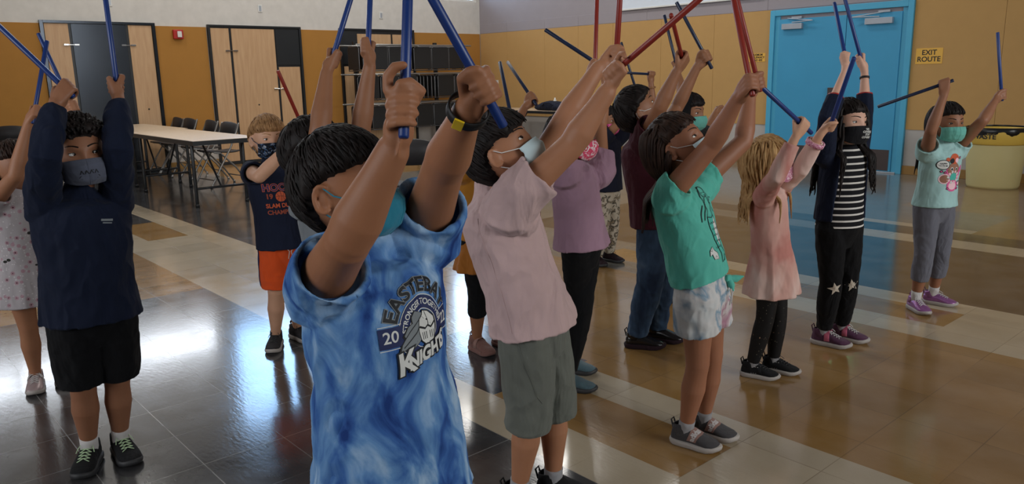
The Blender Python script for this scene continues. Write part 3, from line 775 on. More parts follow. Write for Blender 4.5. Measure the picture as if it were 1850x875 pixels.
            for up in (1, -1):
                R = []
                for q in range(7):
                    el_ = math.radians((19 if up > 0 else 20)+q/6*58)*up; rw = []
                    for j in range(13):
                        az = math.radians(-80+160*j/12); tilt = .18*math.cos(az)
                        e2 = el_*(1-.55*(1-math.cos(az))) ; rr = r*1.10
                        rw.append(p.H(c+V((math.cos(e2)*math.cos(az), math.cos(e2)*math.sin(az), math.sin(e2)))*rr))
                    R.append(rw)
                vs = [x for q in R for x in q]; fs = [(i*13+j, i*13+j+1, (i+1)*13+j+1, (i+1)*13+j) for i in range(6) for j in range(12)]
                m.add(vs, fs)
            build(m, 'eyelid', M_lid, p.o, p.og)
            m = Vol(); pts = []
            for j in range(11):
                az = math.radians(-66+132*j/10); e2 = math.radians(20)*(1-.55*(1-math.cos(az))); pts.append(p.H(c+V((math.cos(e2)*math.cos(az), math.cos(e2)*math.sin(az), math.sin(e2)))*r*1.13))
            m.tube(pts, .0011*hs, n=5); build(m, 'eyelash', M_lash, p.o, p.og)
            m = Vol(); pts = []
            for j in range(9):
                t = j/8; y = .014+.034*t; z = .0215+.006*math.sin(t*2.3); d_ = V((math.sqrt(max(.01, 1-(y/.074)**2-(z/.104)**2)), y/.074, z/.104))
                q = head_pt(d_); pts.append(p.H(V((q.x-.0008, sg*q.y, q.z))))
            m.tube(pts, [(.0028*hs, .0016*hs)]*4+[(.0024*hs, .0014*hs)]*3+[(.0014*hs, .001*hs)]*2, ref=p.hu, n=6); build(m, 'eyebrow', p.hairm(), p.o, p.og)
    def hairm(p):
        h = p.s['hair']; return hairmat('hair_'+h['n'], h['c'], h.get('c2'))
    def hair(p):
        h = p.s['hair']; T = h.get('T', .017); fr = h.get('front', .42); st = h['st']; m = Vol(); n, k_ = 72, 54; R = []
        rn = random.Random(len(p.s['id'])*31+int(p.s['head'][0]))
        for i in range(1, k_):
            ph = math.pi*i/k_; row = []
            for j in range(n):
                d = V((math.sin(ph)*math.cos(2*math.pi*j/n), math.sin(ph)*math.sin(2*math.pi*j/n), math.cos(ph)))
                az = math.degrees(math.atan2(abs(d.y), d.x)); jit = .05*noise.noise(d*7+V((p.hc.x, 0, 0)))
                t = hair_t((d.x, d.y, d.z+jit), fr, T)
                if t > 0: t += (.004 if st != 'curly' else .007)*noise.noise(V((d.x*9, d.y*9, d.z*3)))*min(1, t/.008)
                q = head_pt(d, False); row.append(p.H(q+q.normalized()*t))
            R.append(row)
        m.rings(R)
        def surf(d, t): q = head_pt(d, False); return q+q.normalized()*t
        cnt = h.get('n_locks', 170); crown = V((-.45, 0, .9)).normalized(); made = 0; tries = 0
        while made < cnt and tries < 4000:
            tries += 1
            d = V((rn.gauss(0, 1), rn.gauss(0, 1), rn.gauss(0, 1))).normalized(); az = math.degrees(math.atan2(abs(d.y), d.x))
            if d.z < hairline(az, fr)+(-.03 if st == 'curly' else .05): continue
            made += 1
            if st == 'curly':
                fl_ = V((rn.gauss(0, 1), rn.gauss(0, 1), rn.gauss(0, 1))); L_ = .016; w_ = .0045
            else:
                fl_ = (d-crown) + V((rn.gauss(0, .12), rn.gauss(0, .12), rn.gauss(0, .1))); L_ = h.get('lock', .038)*(.8+.5*rn.random()); w_ = .0034
            fl_ = (fl_-d*fl_.dot(d)).normalized(); pts = []; dd = d.copy()
            for q in range(5):
                tt = T+(.0012 if q < 3 else .001-.0012*q)
                if st == 'curly': tt = T*.8+.006*math.sin(q*1.6)+.004
                if st != 'curly' and dd.z < hairline(math.degrees(math.atan2(abs(dd.y), dd.x)), fr)-.03: break
                pts.append(p.H(surf(dd, tt))); dd = (dd+fl_*(L_/4/.09)).normalized()
                if st == 'curly': fl_ = (Matrix.Rotation(1.1, 3, d) @ fl_)
            if len(pts) < 3: continue
            ww = w_*p.hs*(.8+.5*rn.random())
            m.tube(pts, [ww*.5, ww, ww*1.05, ww*.8, ww*.25][:len(pts)-1]+[ww*.25], n=6)
        # loose hair
        if 'long' in h:
            Lh = h['long']; N_ = h.get('n_long', 110); wave = h.get('wave', .004); wd = h.get('wd', .0080)
            for i in range(N_):
                a = rn.random(); az = math.radians((h.get('az0', 78)+a*(180-h.get('az0', 78)))*(1 if rn.random() < .5 else -1))
                zz = .75-1.0*rn.random(); d = V((math.cos(az)*math.sqrt(1-zz*zz), math.sin(az)*math.sqrt(1-zz*zz), zz))
                pos = surf(d, T+.001); P = p.H(pos); pts = [P]; L_ = Lh*(.75+.35*rn.random()); ph = rn.random()*6; tot = 0; step = .014
                out = (p.H(V((d.x, d.y, 0)))-p.hc); out.z = 0; out.normalize()
                while tot < L_:
                    loc = P-p.hc; lv = V((loc.dot(p.hf), loc.dot(p.hl), loc.dot(p.hu)))/p.hs
                    dirn = -ZU.copy()
                    if lv.z > -.075:
                        q = V((lv.x/.1, lv.y/.08, lv.z/.11)); nn = (p.hf*q.x/.1+p.hl*q.y/.08+p.hu*q.z/.11).normalized()
                        dirn = dirn - nn*dirn.dot(nn)
                        if dirn.length < .1: dirn = out.copy()
                        dirn.normalize()
                        if q.length < 1.12: dirn = (dirn+nn*.5).normalized()
                    else:
                        dirn = (dirn + out*h.get('flare', .10)).normalized()
                        ax = p.neck+p.dn*max(0, (P-p.neck).dot(p.dn)); rv = P-ax; rv.z = 0
                    P = P+dirn*step
                    if P.z < p.neck.z+.03:
                        dn_ = (P-p.neck).dot(p.dn); ax = p.neck+p.dn*max(-.02, dn_); rv = P-ax; fx = rv.dot(p.F); ly = rv.dot(p.L)
                        g_ = smooth01((dn_+.02)/.06); ea = (.055+.055*g_)*p.k; eb = (.06+.085*g_)*p.k; qn = math.hypot(fx/ea, ly/eb)
                        if qn < 1.0:
                            ly2 = max(-.85*eb, min(.85*eb, ly)); bk = ea*math.sqrt(max(.05, 1-(ly2/eb)**2))*(-1 if d.x < .1 else 1)
                            P = P + p.F*((bk-fx)*.7)
                    tot += step; wv = wave*math.sin(tot*55+ph)*min(1, tot/.08)
                    pts.append(P+out*wv+p.hl*wave*.7*math.cos(tot*50+ph)*min(1, tot/.08))
                nn_ = len(pts); m.tube(pts, [(wd*p.hs*(1 if q < nn_*.6 else max(.12, 1-(q/nn_-.6)*2.2)), wd*.6*p.hs*(1 if q < nn_*.6 else max(.12, 1-(q/nn_-.6)*2.2))) for q in range(nn_)], n=6)
        if 'tail' in h:
            base = p.H(V((-.10, 0, .02))); pts = [base, base-p.hf*.03-ZU*.01, base-p.hf*.045-ZU*.06, base-p.hf*.04-ZU*.13]
            m.tube(pts, [.02, .026, .024, .008], n=12)
        build(m, 'hair', p.hairm(), p.o, p.og)
    def mask(p):
        s = p.s; k = s.get('mask')
        if not k: return
        m = Vol(); nu, nv = 28, 16; pr = [(.104, -.016), (.1165, -.037), (.114, -.060), (.101, -.086), (.078, -.102)]
        def prof(t):
            x = t*(len(pr)-1); i = min(int(x), len(pr)-2); f = x-i
            f = f; return (pr[i][0]*(1-f)+pr[i+1][0]*f, pr[i][1]*(1-f)+pr[i+1][1]*f)
        wide = k.get('w', .86)
        def pt(u, t, off=0):
            xc, zc = prof(t); a = u*math.pi/2*wide; cs = math.cos(a); sn = math.sin(a)
            zs_ = -.022-.060*t; w2 = abs(u)**2.2
            X = .030+(xc+off-.030)*cs**(.75 if k['t'] == 'surg' else .9); Y = (.0705+off)*sn; Z = zc*(1-w2)+zs_*w2
            if k['t'] == 'surg': X += .0012*math.cos(t*math.pi*6)
            return V((X, Y, Z))
        vs = []; 
        for off in (0, .0018):
            for i in range(nv+1):
                for j in range(nu+1): vs.append(p.H(pt(-1+2*j/nu, i/nv, off)))
        W = nu+1; M_ = (nv+1)*W; fs = []
        for i in range(nv):
            for j in range(nu):
                a = i*W+j; fs.append((a, a+1, a+W+1, a+W)); fs.append((M_+a, M_+a+W, M_+a+W+1, M_+a+1))
        for i in range(nv):
            for j in (0, nu): a = i*W+j; fs.append((a, a+W, M_+a+W, M_+a))
        for j in range(nu):
            for i in (0, nv): a = i*W+j; fs.append((a, a+1, M_+a+1, M_+a))
        m.add(vs, fs); mo = build(m, 'face_mask', k['m'], p.o, p.og)
        if k.get('edge'):
            m = Vol()
            for t in (0, 1): m.tube([p.H(pt(-1+2*j/nu, t, .001)) for j in range(nu+1)], .0016, n=6)
            build(m, 'edging', k['edge'], mo, p.og)
        if k['t'] == 'cloth':
            m = Vol(); m.tube([p.H(pt(0, i/nv, .002)) for i in range(nv+1)], .0009, n=5); build(m, 'seam', k['m'], mo, p.og)
        for sg in (-1, 1):
            m = Vol(); a, b = pt(sg, 0), pt(sg, 1)
            m.tube([p.H(q) for q in (a, V((.015, sg*.079, -.008)), V((-.008, sg*.083, .014)), V((-.024, sg*.082, .004)), V((-.026, sg*.081, -.018)), V((-.014, sg*.080, -.036)), V((.010, sg*.074, -.055)), b)], .0015*k.get('loop', 1), n=6)
            build(m, 'ear_loop', k.get('lm', k['m']), mo, p.og)
        p.masko = mo
    # -- clothing
    def ring_t(p, t, w_, d_): return (p.T(t), w_, d_)

def top(name, mat, hem=1.05, w=1.0, sleeve=.55, hemw=1.0, wr=.004, neckr=.05, sl_r=1.0, fold=0, flare=None, cuff=0, wf=13, arms=('R', 'L'), th=.007, lean=0, depthf=1.0, extra=None):
    """shirt, dress or jacket: fused shell round torso and sleeves"""
    def f(p):
        k = p.k; gg = p.g; m = Vol(); T = p.T; L_ = p.torlen; W = k*gg*w; vox = max(.0035, p.vox*.85)
        ts = [(-.02, neckr*k, neckr*k*.95), (.03, .075*k, .058*k), (.08, .112*W, .078*W), (.16, .126*W, .090*W), (.35, .124*W, .094*W), (.6, .118*W, .094*W), (.85, .122*W*hemw**.5, .100*W*hemw**.5)]
        if flare:
            q = [(.85+(hem-.85)*i/5, .122*W+(flare*k-.122*W)*(i/5)**.9, .100*W+(flare*.9*k-.100*W)*(i/5)**.9) for i in range(1, 6)]
        else: q = [(hem-.02, .128*W*hemw, .106*W*hemw), (hem, .130*W*hemw, .107*W*hemw)] if hem > .9 else [(hem, .120*W*hemw, .098*W*hemw)]
        ts = [x for x in ts if x[0] < hem-.03]+q
        pts = []
        for t, a, b in ts:
            P = T(t) if t <= 1 else T(1)+(-ZU*.7+p.dn*.3).normalized()*(t-1)*L_
            pts.append(P + p.F*lean*max(0, t-.3))
        fo = None
        if fold:
            nf = fold[0]; am = fold[1]; z0 = pts[0].z; z1 = pts[-1].z
            fo = lambda thh, d: am*max(0, min(1, ((z0-d[0].z)/(z0-z1)-.35)/.65))*(math.sin(nf*thh+1)+.5*math.sin((nf*2-3)*thh+2))
        nh = 3 if not flare else 4
        m.tube(pts, [(a, b*depthf) for _, a, b in ts], ref=p.L, n=48, hollow=(nh if not flare else 2, max(th, 2.1*vox if not flare else 2.8*vox)), fold=fo)
        for sd in arms:
            if sd not in p.arm: continue
            A = p.arm[sd]; sh, el, wr_ = A['sh'], A['el'], A['wr']; ga = A['ga']*sl_r; sg = -1 if sd == 'R' else 1
            ins = sh-p.L*sg*.05*k+p.dn*.03
            if sleeve <= 1:
                e = sh.lerp(el, sleeve); e0 = sh.lerp(el, sleeve*.5)
                m.tube([ins, sh+p.dn*.012, e0, sh.lerp(el, sleeve*.85), e], [.060*ga, .064*ga, .058*ga, .056*ga, .057*ga], n=26, hollow=(2, max(th, 2.1*vox)))
            else:
                q = sleeve-1; e = el.lerp(wr_, q)
                m.tube([ins, sh+p.dn*.008, sh.lerp(el, .35), sh.lerp(el, .8), el, el.lerp(wr_, q*.4), el.lerp(wr_, q*.88), e], [.055*ga, .056*ga, .051*ga, .045*ga, .044*ga, .043*ga, .036*ga, (.031*ga if cuff else .036*ga)], n=24, hollow=(1, max(th*.8, 2.0*vox)))
        if extra: extra(p, m)
        o = fuse(m, name, mat, p.o, p.og, vox, 5, wr, wf, .55, p.hc.x*3)
        p.parts[name] = o
    return f
def legwear(name, mat, end=.45, w=1.0, waist=.10, rise=.83, loose=0, wr=.003, hollow=True, endr=None, wf=16, skirt=None):
    """shorts, trousers or leggings; end counts 0 at the hip, 1 at the knee, 2 at the ankle"""
    def f(p):
        k = p.k; m = Vol(); T = p.T; vox = max(.0035, p.vox*.85); gg = p.g
        m.tube([T(rise), T(.92), T(1.03), T(1.14)], [(.106*k*gg*w, .086*k*gg*w), (.112*k*gg*w, .092*k*gg*w), (.116*k*gg*w, .098*k*gg*w), (.10*k*gg*w, .085*k*gg*w)], ref=p.L, n=36)
        if skirt:
            P = [T(.9), T(1.0), T(1.0)-ZU*skirt[0]*.5, T(1.0)-ZU*skirt[0]]
            m.tube(P, [(.112*k, .095*k), (.125*k, .11*k), (skirt[1]*.9*k, skirt[1]*.8*k), (skirt[1]*k, skirt[1]*.9*k)], ref=p.L, n=60, hollow=(2, 2.2*vox), fold=lambda th, d: .05*math.sin(11*th)*max(0, min(1, (T(1).z-d[0].z)/skirt[0])))
        else:
            gl = p.s.get('gl', 1)*k
            for sd in ('R', 'L'):
                hip, kn, an, g, fd = p.leg[sd]
                def Pt(t): return hip.lerp(kn, t) if t <= 1 else kn.lerp(an, t-1)
                def rr(t):
                    tab = ((0, .070), (.35, .064), (.85, .050), (1, .047), (1.15, .046), (1.36, .048), (1.7, .038), (1.93, .032), (2, .031))
                    for i in range(len(tab)-1):
                        if t <= tab[i+1][0]: q = (t-tab[i][0])/(tab[i+1][0]-tab[i][0]); return tab[i][1]*(1-q)+tab[i+1][1]*q
                    return .031
                N_ = max(4, int(end*5)); tt = [end*i/N_ for i in range(N_+1)]
                rad = [(rr(t)*gl+.003+loose*k*min(1, .35+t))*w for t in tt]
                if endr: rad[-1] = endr*k
                m.tube([hip+ZU*.03]+[Pt(t) for t in tt], [.066*gl*w]+rad, ref=p.L, n=26, hollow=(1, 2.2*vox) if hollow else None)
        o = fuse(m, name, mat, p.o, p.og, vox, 4, wr, wf, .8, p.hc.y*3); p.parts[name] = o
    return f
def shoes(um, smt, lace=None, wide=False, strap=None, sock=None, sockh=.105, name='shoe', text=None, hi=0, labels=None):
    def f(p):
        k = p.k*.98
        for sd in ('R', 'L'):
            hip, kn, an, g, fd = p.leg[sd]; sx = ZU.cross(fd); org = g+ZU*.001
            def P(x, y, z): return org+fd*(x*k)+sx*(y*k)+ZU*(z*k)
            m = Vol(); R = []
            for x, hw, top_ in ((-.055, .014, .044), (-.049, .025, .066), (-.03, .031, .074), (.0, .033, .076), (.03, .034, .074), (.06, .038, .060), (.09, .040, .047), (.115, .036, .040), (.132, .024, .033), (.139, .010, .026)):
                top_ += hi*(x < .035); row = []
                for j in range(20):
                    th = 2*math.pi*j/20; c, s_ = math.cos(th), math.sin(th)
                    yy = hw*math.copysign(abs(c)**.75, c); zz = .012+(top_-.012)*(.5+.5*math.copysign(abs(s_)**(.8 if s_ < 0 else 1.0), s_)); row.append(P(x, yy, zz))
                R.append(row)
            m.rings(R)
            m.tube([P(-.010, 0, .045), P(-.012, 0, .075), P(-.015, 0, .088+hi)], [(.041*k, .034*k), (.040*k, .033*k), (.037*k, .031*k)], ref=fd, n=20, hollow=(2, .006), round_=False)
            m.tube([P(-.052, 0, .06), P(-.060, 0, .09+hi), P(-.050, 0, .102+hi), P(-.046, 0, .088+hi)], .0035*k, n=6)
            m.tube([P(.018, 0, .066), P(.022, 0, .088), P(.012, 0, .104)], [(.020*k, .006*k), (.021*k, .005*k), (.019*k, .0035*k)], ref=sx, n=12)
            sh = build(m, name, um, p.o, p.og)
            if labels: sh['label'] = labels
            m = Vol(); R = []
            out = [(-.062, 0), (-.058, .018), (-.045, .031), (-.01, .035), (.03, .036), (.07, .043), (.10, .043), (.125, .033), (.142, .014), (.146, 0), (.142, -.014), (.125, -.033), (.10, -.043), (.07, -.043), (.03, -.036), (-.01, -.035), (-.045, -.031), (-.058, -.018)]
            for z, sc in ((0, .93), (.004, .99), (.014, 1.02), (.022, .98)):
                R.append([P(.04+(x-.04)*sc, y*sc, z+(.008*max(0, (x-.09)/.05)**2 if x > .09 else 0)+(.004 if x < -.04 and z > .01 else 0)) for x, y in out])
            m.rings(R); build(m, 'sole', smt, sh, p.og)
            def topz(x): 
                t = max(0, min(1, (x-.03)/.06)); return .075*(1-t)+.048*t
            if lace:
                m = Vol()
                for i in range(4):
                    x0 = .032+i*.013
                    for a in (-1, 1): m.tube([P(x0, a*.019, topz(x0)-.002), P(x0+.006, 0, topz(x0+.006)+.004), P(x0+.013, -a*.019, topz(x0+.013)-.002)], .0018*k, n=5)
                for a in (-1, 1): m.tube([P(.03, 0, .082), P(.026, a*.018, .088), P(.04, a*.026, .078), P(.05, a*.03, .068)], .0016*k, n=5)
                build(m, 'laces', lace, sh, p.og)
            if strap:
                m = Vol()
                if wide:
                    bb_ = BVHTree.FromPolygons([v.co.copy() for v in sh.data.vertices], [tuple(q.vertices) for q in sh.data.polygons])
                    def band(th, x, off):
                        ax = P(.034+.016*math.cos(th)+x, 0, .030); d_ = sx*math.sin(th)+ZU*math.cos(th); h_ = bb_.ray_cast(ax-p.og+d_*.15, -d_); return (h_[0] if h_[0] is not None else ax-p.og+d_*.04)+d_*off+p.og
                    g_ = [[band(-1.5+3.0*i/30, -.019+.038*j/6, .0012) for j in range(7)] for i in range(31)]
                    m.add([q for r_ in g_ for q in r_], [(i*7+j, i*7+j+1, i*7+j+8, i*7+j+7) for i in range(30) for j in range(6)])
                if 0: m.tube([P(-.012, -.0385, .022), P(.012, -.0395, .045), P(.036, -.033, .064), P(.050, -.016, .076), P(.054, 0, .079), P(.050, .016, .076), P(.036, .033, .064), P(.012, .0395, .045), P(-.012, .0385, .022)], [(.021*k, .003*k)]*9, ref=fd+ZU*.25, n=12, round_=False)
                if not wide:
                    m.tube([P(.028, -.036, .030), P(.026, -.034, .058), P(.024, -.018, .079), P(.022, 0, .083), P(.024, .018, .079), P(.026, .034, .058), P(.028, .036, .030)], [(.013*k, .0025*k)]*7, ref=fd, n=10, round_=False)
                bandm = build(m, 'strap', strap, sh, p.og).data
            if text:
                # flat marks laid on the wearer's right-hand side of the shoe
                src = bandm if strap and wide else sh.data; bvh = BVHTree.FromPolygons([v.co.copy() for v in src.vertices], [tuple(q.vertices) for q in src.polygons])
                dr = (-sx*.72+ZU*.69); upv = (ZU*.72+sx*.69); t = Vol()
                for vs, fs in (text[0] if wide else []):
                    t.add([band(-1.42+v[0]/.043, -v[1], .0022) for v in vs], fs)
                for vs, fs in ([] if wide else text[0]):
                    tv = []
                    for v in vs:
                        c_, s_ = math.cos(text[1]), math.sin(text[1]); a, b = v[0]*c_-v[1]*s_, v[0]*s_+v[1]*c_
                        st = P(text[3], 0, .045)+(fd*a+upv*b)*k-p.og+dr*.2; h_ = bvh.ray_cast(st, -dr)
                        tv.append((h_[0] if h_[0] is not None else st-dr*.155)+dr*.0012+p.og)
                    t.add(tv, fs)
                build(t, 'lettering', text[2], sh, p.og, False)
            if sock:
                m = Vol(); ax = (kn-an).normalized(); m.tube([an-ZU*.01, an+ax*(sockh-.065)*.6, an+ax*(sockh-.065)], [.031*k, .0305*k, .0315*k], n=16, hollow=(1, .004)); build(m, 'sock', sock, p.o, p.og)
    return f
def decal(part, items, t0, dx=0, dz=0, off=.0012, name='print', width=1, sc=1):
    """lay flat shapes (verts in metres right/up, faces, material) on the front of a garment"""
    def f(p):
        o = p.parts[part]; me = o.data; bvh = BVHTree.FromPolygons([v.co.copy() for v in me.vertices], [tuple(q.vertices) for q in me.polygons])
        F = p.F; c = p.T(t0)-p.og; Rt = ZU.cross(F)  # the wearer's left = right for the reader
        up = (-p.dn).normalized(); fwd = Rt.cross(up)*1.0; fwd = F - up*F.dot(up); fwd.normalize()
        m = Vol(); mats = []
        lay = 0; boxes = []
        for vs, fs, mt in items:
            bb = (min(v[0] for v in vs), max(v[0] for v in vs), min(v[1] for v in vs), max(v[1] for v in vs))
            lay = 1+max([l for (a, b, c_, d_), l in boxes if a < bb[1] and b > bb[0] and c_ < bb[3] and d_ > bb[2]] or [0]); boxes.append((bb, lay))
            if mt not in mats: mats.append(mt)
            bm = bmesh.new(); bv = [bm.verts.new((v[0], v[1], 0)) for v in vs]
            for q in fs:
                try: bm.faces.new([bv[i] for i in q])
                except Exception: pass
            bmesh.ops.triangulate(bm, faces=bm.faces)
            for it in range(4):
                le = [e for e in bm.edges if e.calc_length() > .006]
                if not le: break
                bmesh.ops.subdivide_edges(bm, edges=le, cuts=1, use_grid_fill=False); bmesh.ops.triangulate(bm, faces=bm.faces)
            bm.verts.index_update(); out = []
            for v in bm.verts:
                st = c + Rt*(v.co.x*width*sc+dx)*p.k + up*(v.co.y*sc+dz)*p.k + fwd*.35
                h = bvh.ray_cast(st, -fwd)
                q = h[0] if h[0] is not None else st-fwd*.27
                nn = h[1] if h[0] is not None else fwd
                out.append(q + fwd*(off+lay*.00014) + p.og)
            m.add(out, [tuple(x.index for x in q.verts) for q in bm.faces], mats.index(mt)); bm.free()
        build(m, name, mats, o, p.og, True)
    return f
def poly(pts, mat): return ([(x, y) for x, y in pts], [tuple(range(len(pts)))], mat)
def disc(cx, cy, r, mat, r2=0, n=28, sx=1, a0=0, a1=360):
    vs = []; fs = []; full = (a1-a0) >= 360; N_ = n if full else n+1
    for i in range(N_):
        a = math.radians(a0+(a1-a0)*i/n); vs += [(cx+math.cos(a)*r*sx, cy+math.sin(a)*r), (cx+math.cos(a)*r2*sx, cy+math.sin(a)*r2)]
    for i in range(n):
        a, b = 2*i, 2*((i+1) % N_); fs.append((a, b, b+1, a+1)) if r2 > 0 else fs.append((a, b, a+1))
    return (vs, fs, mat)
def line(pts, w, mat):
    vs = []; fs = []
    for i, (x, y) in enumerate(pts):
        a = pts[max(0, i-1)]; b = pts[min(len(pts)-1, i+1)]; dx, dy = b[0]-a[0], b[1]-a[1]; l = math.hypot(dx, dy) or 1
        vs += [(x-dy/l*w/2, y+dx/l*w/2), (x+dy/l*w/2, y-dx/l*w/2)]
        if i: fs.append((2*i-2, 2*i, 2*i+1, 2*i-1))
    return (vs, fs, mat)
def txt(s, size, x, y, mat, bold=0, arc=None, sx=1, slant=0, rot=0):
    vs, fs = text_mesh(s, size, bold=bold); o = []
    for v in vs:
        X, Y = v.x*sx+v.y*slant, v.y
        if arc: a = X/arc; X, Y = math.sin(a)*(arc+Y), math.cos(a)*(arc+Y)-(0)
        if rot: X, Y = X*math.cos(rot)-Y*math.sin(rot), X*math.sin(rot)+Y*math.cos(rot)
        o.append((x+X, y+Y))
    return (o, fs, mat)
# ------------------------------------------------------------------ clothes and hair materials
M_sblue = plain('blue_stick_paint', (26, 54, 118), .38, var=.08); M_sred = plain('red_stick_paint', (136, 40, 30), .4, var=.08); M_sdark = plain('navy_stick_paint', (30, 40, 66), .3, var=.08)
C_navy = cloth('navy_fleece', (19, 27, 48)); C_blackc = cloth('black_jersey', (13, 13, 16)); C_grey = cloth('olive_grey_twill', (102, 104, 96))
C_polo = cloth('pale_pink_pique', (196, 166, 164)); C_lilac = cloth('lilac_cotton', (164, 128, 146)); C_mar = cloth('maroon_cotton', (66, 24, 34)); C_teal = cloth('teal_cotton', (92, 188, 170))
C_mint = cloth('mint_cotton', (168, 206, 204)); C_must = cloth('mustard_cotton', (176, 116, 36)); C_rust = cloth('rust_corduroy', (160, 98, 36)); C_org = cloth('orange_mesh', (226, 84, 30)); C_hgrey = cloth('heather_grey_jersey', (106, 106, 116))
C_greysh = cloth('grey_shirt_cotton', (120, 124, 128)); C_tanc = cloth('tan_twill', (176, 152, 112)); C_white = cloth('white_sock_knit', (205, 200, 198)); C_gsock = cloth('grey_sock_knit', (150, 148, 150))
C_tie = patches('blue_tie_dye', [(.34, (30, 60, 124)), (.44, (58, 100, 166)), (.54, (100, 144, 194)), (.68, (166, 194, 222))], 7.5, .9, (1.6, 1.6, .8), detail=5)
C_tds = patches('pastel_tie_dye', [(.34, (96, 130, 158)), (.42, (206, 208, 208)), (.50, (214, 210, 208)), (.55, (130, 158, 178)), (.60, (216, 208, 206)), (.66, (176, 128, 146)), (.72, (200, 190, 190))], 7, .4, (1, 1, .8), detail=4)
C_dress = patches('blush_tie_dye', [(.32, (196, 132, 122)), (.50, (212, 166, 154)), (.68, (232, 206, 196))], 5, 1.5, (1, 1, .5), detail=3)
C_jean = patches('blue_denim', [(.35, (30, 42, 62)), (.52, (58, 78, 102)), (.66, (104, 122, 142))], 7, .5, (1, 1, .4), detail=6)
C_camo = patches('leaf_print_cotton', [(.46, (196, 184, 166)), (.50, (196, 184, 166)), (.52, (92, 86, 76)), (.60, (150, 134, 112))], 26, 1.2, (1, 1, 1), detail=2, interp='CONSTANT')
C_pm = patches('pink_floral_print', [(.40, (222, 80, 110)), (.50, (236, 190, 200)), (.58, (240, 230, 226)), (.66, (206, 60, 90))], 60, .6, (1, 1, 1), detail=2, interp='CONSTANT')
C_pm2 = patches('pink_mask_print', [(.40, (214, 60, 130)), (.60, (230, 120, 170))], 70, .6, (1, 1, 1), detail=2)
C_glit = patches('pink_glitter', [(.35, (190, 110, 140)), (.55, (226, 160, 184)), (.68, (250, 226, 236))], 160, .2, (1, 1, 1), detail=2, rough=.35)
C_cam2 = patches('patterned_mask_cloth', [(.44, (24, 26, 34)), (.52, (70, 96, 132)), (.62, (180, 176, 170))], 80, .8, (1, 1, 1), detail=2, interp='CONSTANT')
def floral():
    k = NT('floral_dress_print', .85, 0, .2); v = k.n('TexVoronoi', Scale=36.0); k.l(k.co((1, 1, 1)), v.inputs['Vector'])
    v2 = k.n('TexVoronoi', Scale=75.0); k.l(k.co((1, 1, 1), (3, 2, 1)), v2.inputs['Vector'])
    a = k.ramp(k.noise(30, detail=1), [(.50, (0, 0, 0, 1)), (.52, (1, 1, 1, 1))])
    c = k.mix(k.math('LESS_THAN', v2.outputs['Distance'], .22), lin((178, 170, 172)), lin((206, 200, 200)))
    c = k.mix(k.math('MULTIPLY', k.math('LESS_THAN', v.outputs['Distance'], .30), .55), c, lin((168, 104, 122)))
    c = k.mix(k.math('LESS_THAN', v.outputs['Distance'], .12), c, lin((86, 50, 60)))
    vv = k.n('TexVoronoi', Scale=17.0); k.l(k.co((1, 1, 1.4), (7, 5, 1)), vv.inputs['Vector'])
    c = k.mix(k.math('LESS_THAN', vv.outputs['Distance'], .15), c, lin((50, 50, 46))); k.color(c)
    k.bump(k.noise(9, k.co((1, 1, .45)), detail=3), .5, .012); return k.m
C_flor = floral()
def striped():
    k = NT('black_white_stripes', .85, 0, .2); X, Y, Z = k.xyz()
    f = k.math('FRACT', k.math('DIVIDE', Z, .0295)); k.color(k.mix(k.math('LESS_THAN', f, .28), lin((22, 22, 26)), lin((214, 210, 204))))
    k.bump(k.noise(9, detail=3), .4, .008); return k.m
C_str = striped()
def dotted():
    k = NT('black_dotted_leggings', .6, 0, .3); v = k.n('TexVoronoi', Scale=55.0); k.l(k.co(), v.inputs['Vector'])
    k.color(k.mix(k.math('LESS_THAN', v.outputs['Distance'], .10), lin((20, 20, 22)), lin((120, 116, 100)))); return k.m
C_dot = dotted()
C_mgr = cloth('grey_mask_cloth', (92, 96, 112)); C_mteal = cloth('teal_mask_cloth', (40, 124, 148)); C_mmint = cloth('mint_mask_cloth', (110, 186, 172)); C_mblk = cloth('black_mask_cloth', (26, 26, 30))
C_surg = plain('surgical_mask_fabric', (196, 216, 220), .8, var=.04); C_loop = plain('white_elastic', (220, 218, 214), .8)
I_wh = plain('white_print', (214, 214, 210), .7, var=.02); I_nv = plain('navy_print', (20, 34, 84), .7, var=.02); I_bk = plain('black_print', (18, 20, 26), .7, var=.02); I_or = plain('orange_print', (196, 84, 44), .7, var=.04)
I_ol = plain('faded_orange_print', (150, 66, 44), .7, var=.04); I_gy = plain('grey_print', (122, 128, 132), .7, var=.02); I_pk = plain('pink_print', (220, 92, 150), .7, var=.03); I_lp = plain('light_print', (240, 196, 206), .7, var=.03); I_te = plain('teal_print', (70, 176, 160), .7); I_br = plain('brown_print', (150, 104, 82), .7)
S_blk = cloth('black_shoe_mesh', (26, 26, 28)); S_sole_d = plain('dark_sole', (44, 44, 46), .6); S_sole_w = plain('worn_white_sole', (170, 162, 156), .6); S_gl = plain('pale_green_laces', (176, 200, 160), .7); S_gry = cloth('charcoal_shoe_knit', (68, 66, 68)); S_pnk = cloth('dusty_pink_band', (150, 116, 106))
S_sil = plain('silver_pink_shoe', (176, 156, 156), .35, .2, var=.15, nscale=30); S_mau = cloth('mauve_shoe_mesh', (84, 50, 74)); S_rose = cloth('rose_shoe', (190, 96, 120)); S_vio = plain('violet_sparkle_shoe', (150, 96, 150), .3, .3, var=.3, nscale=60); S_teal = cloth('grey_teal_shoe', (74, 96, 104)); S_brn = cloth('brown_pink_shoe', (128, 92, 84)); S_dk = cloth('dark_maroon_shoe', (42, 26, 32)); S_gls = plain('glossy_black_shoe', (26, 24, 26), .2)

